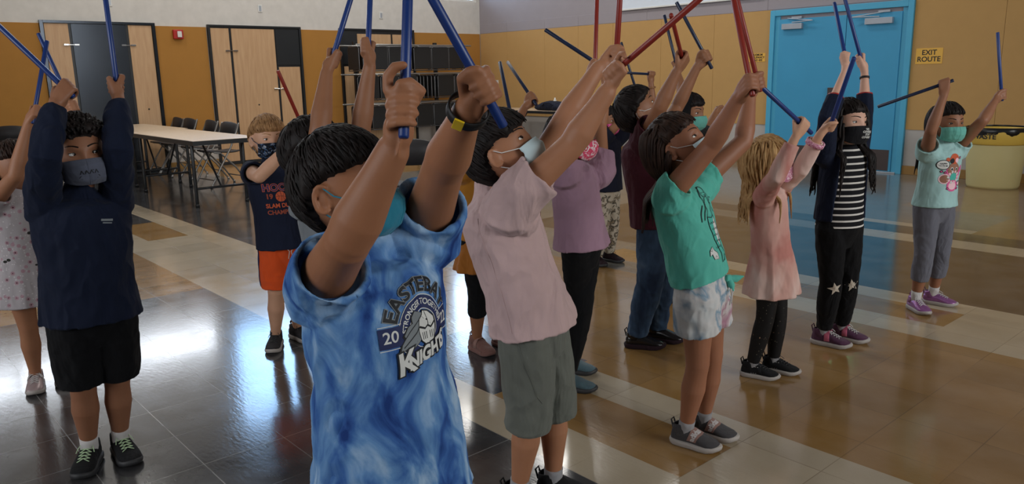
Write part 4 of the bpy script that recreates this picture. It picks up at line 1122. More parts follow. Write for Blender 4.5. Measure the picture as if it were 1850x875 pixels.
def base_person(D, **kw):
    return kw
def sh_print_knights():
    it = []; R1 = .060
    it.append(disc(0, 0, R1, I_nv, .036, 48)); it.append(disc(0, 0, .0625, I_wh, .0610, 48)); it.append(disc(0, 0, .0365, I_wh, .035, 48))
    it.append(poly([(-.100, -.020), (-.045, -.020), (-.045, .018), (-.100, .018)], I_nv)); it.append(poly([(.045, -.020), (.095, -.020), (.095, .018), (.045, .018)], I_nv))
    for x0, x1 in ((-.1, -.056), (.056, .095)):
        for z in (-.023, .021): it.append(line([(x0, z), (x1, z)], .0015, I_wh))
    it.append(txt("'22", .030, .074, -.001, I_wh, .0004)); it.append(txt("20", .030, -.078, -.001, I_wh, .0004))
    it.append(txt('STRONGER TOGETHER', .0155, 0, 0, I_wh, .0003, arc=.0485, sx=.92))
    it.append(txt('EASTEBAY', .037, 0, 0, I_gy, .0022, arc=.080, sx=1.2)); it.append(txt('EASTEBAY', .037, 0, 0, I_bk, .0009, arc=.080, sx=1.2))
    # plume
    pl = [(-.005, .030), (-.022, .036), (-.030, .026), (-.028, .014), (-.040, .010), (-.050, -.004), (-.046, -.010), (-.056, -.020), (-.062, -.034), (-.046, -.028), (-.030, -.030), (-.012, -.020), (-.010, .005)]
    it.append(poly([(x*1.08-.001, y*1.08-.001) for x, y in pl], I_bk)); it.append(poly(pl, I_gy))
    for a in (((-.008, .022), (-.020, .012), (-.036, .0), (-.050, -.012)), ((-.008, .010), (-.020, -.004), (-.034, -.014), (-.054, -.026))): it.append(line(a, .002, I_bk))
    # helmet
    hm = [(.0, .032), (.014, .028), (.026, .016), (.029, .0), (.026, -.020), (.014, -.036), (.004, -.034), (-.010, -.022), (-.014, -.004), (-.012, .018)]
    it.append(poly([(x*1.1, y*1.08) for x, y in hm], I_bk)); it.append(poly(hm, I_wh))
    it.append(line([(-.013, .004), (.002, -.002), (.008, .003), (.016, -.002), (.028, .006)], .004, I_bk)); it.append(line([(.005, .030), (.009, .004)], .0016, I_bk))
    for x in (-.006, -.001, .004, .013, .018, .023): it.append(line([(x, -.008), (x+.001, -.022)], .0018, I_bk))
    for o_, mt in ((.0045, I_bk), (.0016, I_wh)):
        it.append(txt('K', .060, -.050, -.056, mt, o_, slant=.15, rot=.2)); it.append(txt('NIGHT', .036, .004, -.048, mt, o_, slant=.15, rot=.2, sx=.95)); it.append(txt('S', .044, .056, -.036, mt, o_, slant=.15, rot=.2))
    return it
def sh_print_slam():
    return [txt('HOOPS', .050, 0, .060, I_or, .0030), txt('HOOPS', .050, 0, .060, I_nv, .0006), txt('19', .034, -.055, .016, I_ol, .0015), txt('90', .034, .055, .016, I_ol, .0015), disc(0, .014, .026, I_or), line([(-.026, .014), (-.01, .018), (.012, .016), (.026, .010)], .0018, I_bk), line([(0, .040), (.004, .014), (0, -.012)], .0018, I_bk), line([(-.018, .032), (-.008, .014), (-.018, -.004)], .0016, I_bk), line([(.018, .032), (.010, .014), (.018, -.004)], .0016, I_bk),
            txt('SLAM DUNK', .030, 0, -.032, I_or, .0010, sx=.92), txt('CHAMPION', .030, 0, -.066, I_ol, .0010, sx=.95)]
def sh_print_mermaid():
    def wob(pts, w=.0022, m=I_bk): return line(pts, w, m)
    it = [poly([(-.018, .0), (.012, .002), (.016, -.030), (.010, -.060), (.018, -.090), (.006, -.094), (-.010, -.060), (-.018, -.03)], I_te), poly([(.0, -.02), (.014, -.0), (.018, -.04), (.012, -.075), (.004, -.06)], I_wh),
          wob([(-.018, .0), (-.018, -.03), (-.010, -.06), (.004, -.094)]), wob([(.012, .002), (.017, -.030), (.011, -.06), (.018, -.09)]), wob([(-.018, .0), (.0, -.004), (.012, .002)]),
          wob([(.004, -.094), (-.004, -.115), (.008, -.110), (.014, -.098), (.026, -.110), (.036, -.108), (.018, -.09)]),
          disc(-.004, .060, .014, I_bk, .0120, 20, .8), wob([(-.016, .066), (-.022, .050), (-.014, .030), (-.024, .012), (-.030, -.006)]), wob([(.006, .066), (.014, .050), (.008, .034), (.022, .022), (.030, .006)]), wob([(-.010, .046), (-.016, .030), (-.012, .012), (-.018, .0)]), wob([(.002, .046), (.010, .028), (.006, .014), (.012, .002)]),
          wob([(.010, .036), (.026, .044), (.036, .040)]), wob([(-.026, .03), (-.036, .008), (-.040, -.008)]), wob([(-.009, .058), (-.006, .058)], .002), wob([(.0, .058), (.003, .058)], .002), wob([(-.005, .052), (.0, .051)], .0015)]
    for r in range(5):
        for c in (-1, 0, 1):
            x, y = c*.009-.002+(r % 2)*.004, -.014-r*.015; it.append(wob([(x-.004, y), (x-.002, y-.004), (x+.002, y-.004), (x+.004, y)], .0014))
    st = [(.034+.012*math.cos(a)*(1 if i % 2 else .4), -.052+.016*math.sin(a)*(1 if i % 2 else .4)) for i, a in enumerate([math.pi/2+j*math.pi/5 for j in range(11)])]
    it.append(wob(st, .0016)); cor = [(-.040, -.078), (-.044, -.092), (-.036, -.088), (-.034, -.102), (-.026, -.094), (-.016, -.104), (-.018, -.088), (-.026, -.080), (-.030, -.070), (-.034, -.082), (-.040, -.078)]
    it += [poly(cor[:-1], I_wh), wob(cor, .0016)]; return it
def sh_print_pink():
    it = [disc(0, -.005, .040, I_pk, sx=.9), disc(-.034, -.025, .020, I_lp), disc(-.034, -.025, .016, I_br), disc(.0, .012, .026, I_br, sx=1.1), disc(.002, -.018, .017, I_te), disc(.002, -.052, .022, I_pk, sx=1.2), disc(.002, -.052, .015, I_lp, sx=1.2), disc(.0, .052, .020, I_or, sx=1.1), disc(-.012, .045, .010, I_bk), disc(.012, .046, .009, I_lp), disc(-.030, .050, .008, I_or)]
    for x in (-.010, .012): it += [disc(x, .014, .0065, I_wh), disc(x, .013, .0045, I_bk)]
    for a in range(10):
        th = a*math.pi*2/10; it.append(disc(.002+.024*math.cos(th), -.018+.021*math.sin(th), .0055, I_wh if a % 2 else I_lp))
    it += [disc(-.045, .030, .019, I_bk, sx=1.25), disc(-.045, .030, .0165, I_wh, sx=1.25), txt('HAPPY', .008, -.045, .034, I_bk, .0004), txt('TO BE ME', .007, -.045, .026, I_bk, .0003), disc(.040, .012, .014, I_pk, sx=.5), disc(.036, -.045, .010, I_bk), disc(.036, -.045, .007, I_lp)]
    for x, y in ((-.048, .004), (-.036, .0), (.03, .055), (.03, -.064), (-.02, -.062)): it += [disc(x, y, .005, I_bk), disc(x, y, .003, I_pk)]
    return it

def belt_part(name, t, mat, r=1.0, hw=.008, w=1.0):
    def f(p):
        m = Vol(); k = p.k*p.g*w; m.tube([p.T(t-.015), p.T(t+.015)], [(.124*k*r, .104*k*r)]*2, ref=p.L, n=36, hollow=(1, .006)); p.parts[name] = build(m, name, mat, p.o, p.og)
    return f
def wristband(sd, name, mat, t=.93, r=.026, w=.010, face=None, buckle=None, thick=.003):
    def f(p):
        A = p.arm[sd]; c = A['el'].lerp(A['wr'], t); ax = (A['wr']-A['el']).normalized(); rr = r*A['ga']; m = Vol()
        a = ax.cross(ZU if abs(ax.z) < .9 else V((1, 0, 0))).normalized(); b = ax.cross(a); R = []
        for i in range(29):
            th = 2*math.pi*i/28; d = a*math.cos(th)+b*math.sin(th); q = c+d*rr; R.append([q+ax*x+d*y for x, y in ((-w, 0), (w, 0), (w, thick), (-w, thick))])
        m.rings(R, caps=(False, False)); o = build(m, name, mat, p.o, p.og)
        tocam = (CAM0-c).normalized(); d = (tocam-ax*tocam.dot(ax)).normalized(); sdv = ax.cross(d)
        if buckle:
            m = Vol(); q = c+d*(rr+thick+.001)-sdv*.006; m.box(q, sdv*.009, ax*(w+.003), d*.002); m2 = m
            o2 = build(m2, 'buckle', buckle, o, p.og, False, .001)
        if face:
            m = Vol(); q = c-d*(rr+.006); m.tube([q+d*.005, q-d*.006], [(.019, .017)]*2, n=20); build(m, 'watch_face', face, o, p.og)
    return f
def side_strip(part, mat, name='side_stripe', t0=.0, t1=1.0, w=.012, sd='R'):
    def f(p):
        o = p.parts[part]; me = o.data; bvh = BVHTree.FromPolygons([v.co.copy() for v in me.vertices], [tuple(q.vertices) for q in me.polygons])
        hip, kn, an, g, fd = p.leg[sd]; sg = -1 if sd == 'R' else 1; out = []; 
        for i in range(13):
            t = t0+(t1-t0)*i/12; c = (hip+ZU*.06).lerp(kn, t)-p.og
            for j in (-1, 0, 1):
                h = bvh.ray_cast(c+p.L*sg*.3+p.F*w*j, -p.L*sg); q = h[0] if h[0] is not None else (out[-3] if len(out) > 2 else c); out.append(q+p.L*sg*.002 if h[0] is not None else q)
        m = Vol(); m.add([q+p.og for q in out], [(3*i+j, 3*i+j+1, 3*i+j+4, 3*i+j+3) for i in range(12) for j in (0, 1)]); build(m, name, mat, o, p.og)
    return f
def drawcord(t, mat):
    def f(p):
        o = [v for n_, v in p.parts.items() if 'short' in n_][0]; m = Vol(); c = p.T(t)+p.F*.112*p.k*p.g
        for sg in (-1, 1): m.tube([c, c+p.L*sg*.014+p.F*.006-ZU*.008, c+p.L*sg*.004+p.F*.004-ZU*.018, c+p.L*sg*.010-ZU*.055], .0022, n=6)
        build(m, 'drawstring', mat, o, p.og)
    return f
def knot(mat):
    def f(p):
        o = p.parts['t_shirt']; c = p.T(.90)+p.F*.098*p.k+p.L*.02; m = Vol(); m.ell(c, p.F*.014, p.L*.018, ZU*.014)
        m.tube([c, c+p.L*.025+p.F*.02-ZU*.004, c+p.L*.035+p.F*.04+ZU*.004], [.011, .013, .003]); m.tube([c, c-p.L*.01+p.F*.015-ZU*.02, c-p.L*.012+p.F*.022-ZU*.036], [.010, .012, .003]); build(m, 'knot', mat, o, p.og)
    return f
def collar(mat, parent='polo_shirt'):
    def f(p):
        m = Vol(); k = p.k; c = p.T(-.02); m.tube([p.T(.015), p.T(-.03)], [(.062*k, .054*k), (.052*k, .047*k)], ref=p.L, n=28, hollow=(1, .006)); build(m, 'collar', mat, p.parts[parent], p.og)
    return f
def stars(p):
    o = p.parts['leggings']; me = o.data; bvh = BVHTree.FromPolygons([v.co.copy() for v in me.vertices], [tuple(q.vertices) for q in me.polygons])
    for sd in ('R', 'L'):
        m = Vol()
        hip, kn, an, g, fd = p.leg[sd]; d = (CAM0-kn); d.z = 0; d.normalize(); d = (d+p.F).normalized(); s_ = ZU.cross(d); out = []
        c = kn-p.og-ZU*.02
        for i in range(10):
            a = math.pi/2+i*math.pi/5+.3; r = .034 if i % 2 == 0 else .014; h = bvh.ray_cast(c+s_*math.cos(a)*r+ZU*math.sin(a)*r+d*.2, -d); out.append((h[0] if h[0] is not None else c+d*.04)+d*.002+p.og)
        h = bvh.ray_cast(c+d*.2, -d); out.append((h[0] if h[0] is not None else c+d*.045)+d*.003+p.og); m.add(out, [(i, (i+1) % 10, 10) for i in range(10)])
        build(m, 'star_patch', plain('pale_star_patch', (196, 184, 168), .6), o, p.og, False)
def mask_text(items, name='lettering'):
    def f(p):
        m = Vol(); mats = []
        me = p.masko.data; bvh = BVHTree.FromPolygons([v.co.copy() for v in me.vertices], [tuple(q.vertices) for q in me.polygons])
        for vs, fs, mt in items:
            if mt not in mats: mats.append(mt)
            out = []
            for x, y in vs:
                st = p.H(V((.3, x, -.055+y)))-p.og; h = bvh.ray_cast(st, -p.hf); out.append((h[0] if h[0] is not None else st-p.hf*.19)+p.hf*.0012+p.og)
            m.add(out, fs, mats.index(mt))
        build(m, name, mats, p.masko, p.og, False)
    return f
def seamline(part, sd=-1, mat=None, t0=.15, t1=1.0):
    def f(p):
        o = p.parts[part]; me = o.data; bvh = BVHTree.FromPolygons([v.co.copy() for v in me.vertices], [tuple(q.vertices) for q in me.polygons]); pts = []
        for i in range(24):
            c = p.T(t0+(t1-t0)*i/23)-p.og; h = bvh.ray_cast(c+p.L*sd*.3-p.F*.0, -p.L*sd)
            if h[0] is not None: pts.append(h[0]+p.L*sd*.0005+p.og)
        m = Vol(); m.tube(pts, .0011, n=5); build(m, 'side_seam', mat, o, p.og)
    return f

SK1 = (150, 104, 76); SK2 = (168, 118, 88); SK3 = (206, 160, 132); SK4 = (128, 84, 60)
HB = dict(n='black', c=(17, 13, 12), c2=(38, 30, 28)); HDB = dict(n='dark_brown', c=(34, 22, 17), c2=(66, 46, 36)); HBR = dict(n='brown', c=(74, 52, 38), c2=(112, 82, 60)); HBL = dict(n='blond', c=(150, 112, 70), c2=(196, 158, 108)); HSB = dict(n='sandy', c=(134, 98, 64), c2=(178, 136, 92))
def H_(b, **kw): d = dict(b); d.update(kw); return d
PEOPLE = [
 dict(id='K5', label='person nearest the camera, boy in a blue tie-dye t-shirt and teal mask', h=1.25, g=1.16, phi=54, hphi=76, pitch=7, hs=1.04, skin=(158, 108, 78), skin_n='warm_brown', vox=.0032, it=6,
   head=(622, 338, 1.55), neck=(668, 452, 1.58), pelvis=(706, 800, 1.65), fR=None, fL=None,
   hair=H_(HB, st='short', T=.016, front=.44, n_locks=600, lock=.04), mask=dict(t='cloth', m=C_mteal, loop=1.0),
   R=dict(sh=(-.015, -.015), el=(628, 436, -1), wr=(712, 268, -1), g=1.18, lu=.22, lf=.19, hk=1.15, Dp=(-1, .1, .25), N=(0, 0, 1), st=(741, -150, 1, .045, 'blue'), index='point', lab='blue stick rising straight up from the tie-dye boy\'s nearer fist'),
   L=dict(sh=(.035, .055), el=(801, 305, -1), wr=(846, 198, -1), g=1.2, lu=.215, lf=.19, hk=1.05, Dp=(.8, .5, .1), N=(0, 0, 1), st=(705, -140, 1, .075, 'blue'), lab='blue stick slanting up left from the tie-dye boy\'s watch hand'),
   wear=[top('t_shirt', C_tie, hem=1.30, w=1.12, sleeve=.44, hemw=1.10, wr=.007, wf=13, sl_r=.98, neckr=.056), decal('t_shirt', sh_print_knights(), .36, dx=.002, off=.0016, sc=1.06, width=.96), legwear('shorts', C_blackc, end=.9, loose=.015, rise=.9), shoes(S_blk, S_sole_d, sock=C_gsock, lace=S_gl),
         wristband('L', 'wristwatch', M_rubber, t=.99, r=.0265, w=.0095, buckle=plain('yellow_buckle', (236, 200, 30), .4), face=M_rubber)]),
 dict(id='K7', label='person in a pale pink polo shirt and grey shorts, boy with white mask in profile', h=1.25, g=1.02, phi=66, hphi=80, pitch=30, skin=SK2, skin_n='tan', vox=.0036, it=4,
   head=(905, 272, 2.2), neck=(888, 346, 2.24), pelvis=(962, 575, 2.33), fR=(938, 918, 80), fL=(1000, 897, 75), look=(1, -.15, .35),
   hair=H_(HB, st='short', T=.021, front=.30, n_locks=460, lock=.055), mask=dict(t='surg', m=C_surg, lm=C_loop, w=.8, loop=.9),
   R=dict(sh=(.075, -.005), el=(1033, 262, -1), wr=(1097, 166, 0), g=1.15, N=(0, 0, 1), st=(1292, -26, -1, .03, 'red'), index='point', lab='red stick slanting up right from the pink polo boy\'s nearer hand'),
   L=dict(sh=(.05, .03), el=(1018, 218, 1), wr=(1082, 122, 1), g=1.05, st=(1126, -110, 1, .03, 'red'), lab='red stick held nearly upright in the pink polo boy\'s farther hand'),
   wear=[top('polo_shirt', C_polo, hem=1.05, w=1.1, sleeve=.52, hemw=1.06, wr=.0065, sl_r=1.02, wf=14), collar(C_polo), seamline('polo_shirt', -1, C_polo), decal('polo_shirt', [disc(0, 0, .016, I_or, sx=.8), disc(-.003, .004, .010, I_te, sx=.8), line([(-.01, -.012), (0, 0), (.008, .012)], .004, I_nv), line([(-.012, .006), (.01, -.006)], .003, I_wh)], .24, dx=.028, name='chest_logo'),
         legwear('shorts', C_grey, end=1.16, w=1.0, loose=.020, wr=.005, wf=12), seamline('shorts', -1, C_grey, .9, 1.6), shoes(S_blk, S_sole_d, sock=C_gsock)]),
 dict(id='K2', label='person in a navy sweatshirt and black shorts, curly hair, grey mask, at the left', h=1.25, phi=38, hphi=34, pitch=2, roll=4, skin=(150, 104, 78), skin_n='warm_tan', vox=.0038,
   head=(147, 276, 2.5), neck=(143, 350, 2.53), pelvis=(165, 560, 2.62), fR=(166, 838, 12), fL=(222, 822, 42), look=(1, .5, .12),
   hair=H_(HB, st='curly', T=.026, front=.50, n_locks=560), mask=dict(t='cloth', m=C_mgr, loop=1.8),
   R=dict(el=(80, 285, -1), wr=(101, 186, 1), N=(-.5, 0, 1), st=(-24, 26, 1, .03, 'blue'), lab='blue stick slanting up left out of the frame from the sweatshirt boy'),
   L=dict(el=(212, 270, -1), wr=(214, 178, 1), N=(0, 0, -1), st=(187, -30, 1, .03, 'blue'), lab='blue stick rising before the black cabinet panel from the sweatshirt boy'),
   wear=[top('sweatshirt', C_navy, hem=1.06, w=1.16, sleeve=1.9, hemw=1.02, wr=.006, sl_r=1.0, cuff=1, wf=14), decal('sweatshirt', [line([(-.018, .006), (.018, .0)], .007, I_gy), line([(-.014, -.004), (.014, -.009)], .004, I_gy)], .20, dx=.055, name='chest_logo'),
         legwear('shorts', C_blackc, end=.92, loose=.024, wr=.004), shoes(S_blk, S_sole_d, lace=S_gl, sock=C_white, sockh=.118, text=None), mask_text([txt('^^^^', .030, 0, -.008, I_bk, .0003), line([(-.03, -.02), (-.01, .0), (0, -.008), (.012, .004), (.03, -.02)], .002, I_bk), line([(-.024, -.024), (.024, -.024)], .0015, I_bk)], 'mask_print')]),
 dict(id='K1', label='person in a grey floral dress at the left edge behind the sweatshirt boy', h=1.12, phi=55, hphi=58, skin=SK2, skin_n='tan', vox=.0045, g=.95,
   head=(27, 300, 3.22), neck=(32, 350, 3.25), pelvis=(50, 488, 3.33), fR=(68, 700, 25), fL=(116, 686, 30),
   hair=H_(HDB, st='short', T=.014, front=.42, long=.28, n_long=160, wave=.003, az0=95), mask=None,
   R=dict(el=(28, 318, -1), wr=(51, 222, 1), N=(0, 0, -1), st=(85, 74, 1, .05, 'blue'), lab='blue stick leaning right from the floral dress girl\'s nearer fist'),
   L=dict(el=(100, 285, 1), wr=(122, 212, 1), N=(0, 0, -1), st=(69, 60, 1, .03, 'blue'), lab='blue stick leaning left from the floral dress girl\'s farther fist'),
   wear=[top('dress', C_flor, hem=1.42, w=1.0, sleeve=.35, wr=.003, flare=.155, fold=(9, .03)), shoes(S_sil, S_sole_w, lace=C_white, strap=C_white, name='sandal_shoe')]),
 dict(id='K3', label='person in navy basketball t-shirt and bright orange shorts, sandy-haired boy', h=1.18, phi=28, hphi=35, skin=SK3, skin_n='fair', vox=.0048,
   head=(484, 250, 3.75), neck=(490, 296, 3.78), pelvis=(515, 440, 3.86), fR=(500, 626, 5), fL=(538, 612, 50), look=(1, .1, -.1),
   hair=H_(HSB, st='short', T=.020, front=.36, n_locks=240, lock=.05), mask=dict(t='cloth', m=C_cam2),
   R=dict(el=(468, 320, -1), wr=(535, 252, -1), lf=.24, st=(502, 128, -1, .03, 'red'), lab='red stick sloping across the small maple door behind the grey-shirt child'),
   L=dict(el=(545, 320, 1), wr=(572, 258, 1)),
   wear=[top('t_shirt', cloth('navy_tshirt', (26, 32, 52)), hem=1.03, w=1.1, sleeve=.42, hemw=1.05, wr=.003, sl_r=1.0), decal('t_shirt', sh_print_slam(), .42, dx=-.0), legwear('shorts', C_org, end=.86, loose=.022, wr=.003), side_strip('shorts', I_nv, w=.014, t1=.92), drawcord(1.0, C_white), shoes(cloth('grey_black_shoe', (52, 50, 52)), S_sole_w, lace=S_sole_d, sock=None)]),
 dict(id='K4', label='person in a grey shirt mostly hidden behind the tie-dye boy, dark-haired, arms straight up', h=1.2, phi=70, hphi=78, skin=SK1, skin_n='brown', vox=.0045,
   head=(566, 276, 2.42), neck=(590, 350, 2.45), pelvis=(640, 560, 2.55), fR=None, fL=None,
   hair=H_(HB, st='short', T=.018, front=.38, n_locks=220, lock=.045), mask=dict(t='cloth', m=C_mteal),
   R=dict(sh=(.0, .02), el=(578, 232, -1), wr=(590, 132, 1), N=(0, 0, -1), st=(655, -72, 1, .03, 'blue'), lab='blue stick leaning right above the grey-shirt child\'s nearer hand'),
   L=dict(sh=(.06, .04), el=(652, 232, -1), wr=(668, 118, 1), N=(0, 0, -1), st=(672, -84, 1, .03, 'blue'), lab='blue stick upright above the grey-shirt child\'s farther hand'),
   wear=[top('t_shirt', C_greysh, hem=1.05, w=1.05, sleeve=.45, wr=.003, sl_r=1.15), legwear('trousers', C_blackc, end=1.95, loose=.008), shoes(S_blk, S_sole_d)]),
 dict(id='K6', label='person in a mustard top and rust skirt with black leggings behind the pink polo boy', h=1.14, phi=32, hphi=50, skin=SK1, skin_n='brown', vox=.0045, g=.95,
   head=(872, 248, 3.6), neck=(868, 292, 3.62), pelvis=(872, 438, 3.7), fR=(862, 634, 40), fL=(905, 625, 45),
   hair=H_(HB, st='short', T=.014, front=.42, long=.2, n_long=80), mask=dict(t='surg', m=C_surg, lm=C_loop, w=.8),
   R=dict(el=(850, 238, -1), wr=(905, 212, 1), st=(903, 112, 1, .03, 'dark'), lab='dark stick leaning left just above the pink polo boy\'s hair'),
   L=dict(el=(925, 238, 1), wr=(949, 192, 1), st=(917, 112, 1, .05, 'dark'), lab='dark stick sloping in a small hand against the yellow wall by the corner table'),
   wear=[top('blouse', C_must, hem=.94, w=1.05, sleeve=.5, wr=.003, sl_r=1.2, hemw=1.03), legwear('skirt', C_rust, rise=.93, skirt=(.125, .158)), legwear('leggings', C_blackc, end=1.42, loose=0), shoes(S_brn, S_brn, strap=S_pnk, sock=None)]),
 dict(id='K8', label='person in a lilac t-shirt, black leggings and a pink floral mask beside the polo boy', h=1.16, phi=66, hphi=72, skin=SK2, skin_n='tan', vox=.0045, g=.97,
   head=(1032, 246, 3.15), neck=(1034, 296, 3.18), pelvis=(1050, 440, 3.27), fR=(1028, 672, 72), fL=(1026, 703, 70),
   hair=H_(HB, st='short', T=.016, front=.42, long=.1, n_long=60), mask=dict(t='cloth', m=C_pm),
   R=dict(el=(1047, 218, -1), wr=(1062, 142, 1), st=(1079, -24, 1, .02, 'red'), lab='thin red upright stick behind the pink polo boy\'s raised arms'),
   L=dict(sh=(.08, .0), el=(1084, 226, 1), wr=(1094, 152, 1), st=(990, 57, 0, .03, 'dark'), lab='dark stick pointing left across the yellow wall above the lilac-shirt girl'),
   wear=[top('t_shirt', C_lilac, hem=1.02, w=1.12, sleeve=.3, wr=.005, sl_r=1.15, hemw=1.08), legwear('leggings', C_blackc, end=1.9, loose=0), shoes(S_teal, S_sole_d)]),
 dict(id='K9', label='person farthest back in a navy t-shirt and leaf-print trousers with bright pink mask', h=1.1, phi=50, hphi=60, skin=SK1, skin_n='brown', vox=.006,
   head=(1092, 218, 5.3), neck=(1096, 248, 5.33), pelvis=(1096, 338, 5.42), fR=(1078, 478, 25), fL=(1100, 472, 55),
   hair=H_(HB, st='short', T=.014, front=.42, long=.1, n_long=50), mask=dict(t='cloth', m=C_pm2),
   R=dict(el=(1130, 212, -1), wr=(1139, 170, 1), st=(1122, 76, 1, .04, 'dark'), lab='dark stick beside the bracelet wrist above the maroon-shirt boy\'s head'),
   L=dict(el=(1180, 200, -1), wr=(1176, 148, -1), N=(0, -.5, 1), st=(1105, 130, -1, .03, 'dark'), lab='dark stick pointing level at the viewer\'s left from the bracelet hand'),
   wear=[top('t_shirt', cloth('dark_navy_cotton', (26, 28, 44)), hem=1.06, w=1.1, sleeve=.45, wr=.003, sl_r=1.15), legwear('trousers', C_camo, end=1.93, loose=.008), shoes(S_dk, S_sole_d, lace=S_dk), wristband('L', 'bracelet', plain('copper_beads', (140, 96, 60), .4), t=.8, r=.03, w=.006)]),
 dict(id='K10', label='person in a maroon t-shirt and blue jeans looking up, short black hair and white mask', h=1.27, phi=74, hphi=92, pitch=34, skin=SK1, skin_n='brown', vox=.0046,
   head=(1152, 200, 3.6), neck=(1158, 248, 3.63), pelvis=(1184, 395, 3.72), fR=(1150, 628, 78), fL=(1186, 616, 70), look=(1, 0, .3),
   hair=H_(HB, st='short', T=.019, front=.40, n_locks=220, lock=.05), mask=dict(t='surg', m=C_surg, lm=C_loop, w=.8),
   R=dict(sh=(.03, .02), el=(1194, 190, -1), wr=(1223, 128, 0), st=(1212, 26, -1, .05, 'red'), lab='red stick in the maroon-shirt boy\'s nearer hand'),
   L=dict(sh=(.06, .02), el=(1222, 196, 1), wr=(1260, 120, 1), N=(0, 0, -1), st=(1221, 2, 1, .065, 'dark'), lab='dark stick crossing before the high white screen from the maroon-shirt boy'),
   wear=[top('t_shirt', C_mar, hem=1.06, w=1.12, sleeve=.45, wr=.005, sl_r=1.15), legwear('jeans', C_jean, end=1.97, loose=.012, wr=.005), shoes(S_gls, S_dk, lace=None)]),
 dict(id='K11', label='person in a black long-sleeved top behind the teal-shirt girl, only eyes and one arm showing', h=1.2, phi=45, hphi=48, skin=SK1, skin_n='brown', vox=.0055,
   head=(1244, 204, 4.45), neck=(1240, 244, 4.5), pelvis=(1226, 372, 4.6), fR=None, fL=None,
   hair=H_(HB, st='short', T=.018, front=.38, n_locks=160, lock=.045), mask=dict(t='cloth', m=C_mmint),
   R=dict(el=(1236, 178, -1), wr=(1224, 132, 1), N=(0, 0, -1), st=(1200, 27, 1, .06, 'dark'), lab='dark slim stick of the black-sleeved child, left of the maroon boy\'s red stick'),
   L=dict(el=(1275, 240, 1), wr=(1292, 205, 1)),
   wear=[top('sweater', C_blackc, hem=1.05, w=1.1, sleeve=1.15, wr=.003, sl_r=1.15), legwear('shorts', C_tanc, end=.85, loose=.02), shoes(S_blk, S_sole_d)]),
 dict(id='K12', label='person in a teal t-shirt and pastel tie-dye shorts with white mask, long dark hair', h=1.2, phi=58, hphi=68, pitch=29, g=.96, skin=(156, 106, 80), skin_n='deep_tan', vox=.0036,
   head=(1222, 264, 2.56), neck=(1220, 330, 2.59), pelvis=(1268, 518, 2.69), fR=(1238, 803, 56), fL=(1270, 785, 56), look=(1, -.1, .3),
   hair=H_(HDB, st='short', T=.014, front=.40, long=.22, n_long=230, az0=98, wave=.002), mask=dict(t='surg', m=C_surg, lm=C_loop, w=.8, loop=.8),
   R=dict(sh=(.01, 0), el=(1286, 262, -1), wr=(1334, 176, -1), g=1.05, st=(1321, -22, 1, .036, 'red'), lab='red stick upright from the teal-shirt girl\'s nearer hand'),
   L=dict(sh=(.045, .02), el=(1343, 256, 1), wr=(1356, 168, 1), g=1.05, st=(1324, -32, 1, .036, 'red'), lab='red stick leaning left from the teal-shirt girl\'s farther hand'),
   wear=[top('t_shirt', C_teal, hem=.88, w=1.06, sleeve=.24, wr=.0045, sl_r=.98, hemw=1.05, wf=14), knot(C_teal), decal('t_shirt', sh_print_mermaid(), .34, dx=-.004, off=.0016, sc=1.5), legwear('shorts', C_tds, end=.50, loose=.024, wr=.004, rise=.86), drawcord(.98, C_white),
         shoes(S_gry, S_sole_w, strap=S_pnk, sock=C_gsock, wide=True, text=([text_mesh('adidas', .030, align='LEFT', bold=.0011)], .62, C_white, .012))]),
 dict(id='K13', label='person in a blush pink long-sleeved dress and black leggings, wavy blond hair', h=1.08, phi=62, hphi=74, pitch=6, g=.94, skin=SK3, skin_n='fair', vox=.0045,
   head=(1388, 291, 3.24), neck=(1386, 338, 3.27), pelvis=(1394, 470, 3.35), fR=(1358, 680, 62), fL=(1396, 671, 60),
   hair=H_(HBL, st='short', T=.015, front=.42, long=.22, n_long=200, wave=.010, flare=.16, az0=70, wd=.009), mask=dict(t='cloth', m=C_glit),
   R=dict(el=(1402, 320, -1), wr=(1438, 246, -1), g=.95, st=(1368, 150, -1, .07, 'blue'), lab='navy blue stick sloping down right from the pink-dress girl\'s nearer hand'),
   L=dict(sh=(.03, 0), el=(1447, 305, -1), wr=(1482, 242, -1), g=.95, st=(1543, 104, -1, .04, 'blue'), lab='blue stick leaning right from the pink-dress girl toward the cardigan girl'),
   wear=[top('dress', C_dress, hem=1.44, w=1.0, sleeve=1.8, wr=.003, flare=.158, fold=(9, .045)), wristband('L', 'scrunchie', C_glit, t=.74, r=.040, w=.009, thick=.006), legwear('leggings', C_dot, end=1.93, loose=0, wr=0, w=.9), shoes(S_blk, S_sole_w, lace=S_sole_d, sock=C_gsock, text=([([(x, -.034), (x+.006, -.034), (x+.014, -.006), (x+.008, -.006)], [(0, 1, 2, 3)]) for x in (-.012, 0, .012)], 0, C_white, .01))]),
 dict(id='K14', label='person in a navy cardigan over a striped top with black leggings and black mask', h=1.23, phi=26, hphi=26, pitch=4, roll=-3, g=.93, skin=(214, 170, 148), skin_n='pale', vox=.0046,
   head=(1530, 222, 3.58), neck=(1527, 266, 3.61), pelvis=(1516, 405, 3.7), fR=(1486, 622, 52), fL=(1518, 613, 52), look=(1, .2, .1),
   hair=H_(HB, st='short', T=.014, front=.42, long=.30, n_long=260, wave=.008, flare=.12, az0=64, wd=.0105), mask=dict(t='cloth', m=C_mblk),
   R=dict(sh=(-.02, 0), g=.85, el=(1496, 212, -1), wr=(1527, 128, 1), lf=.25, N=(-.6, 0, 1), st=(1507, 5, 1, .035, 'blue'), lab='left of the two blue sticks crossing before the blue door'),
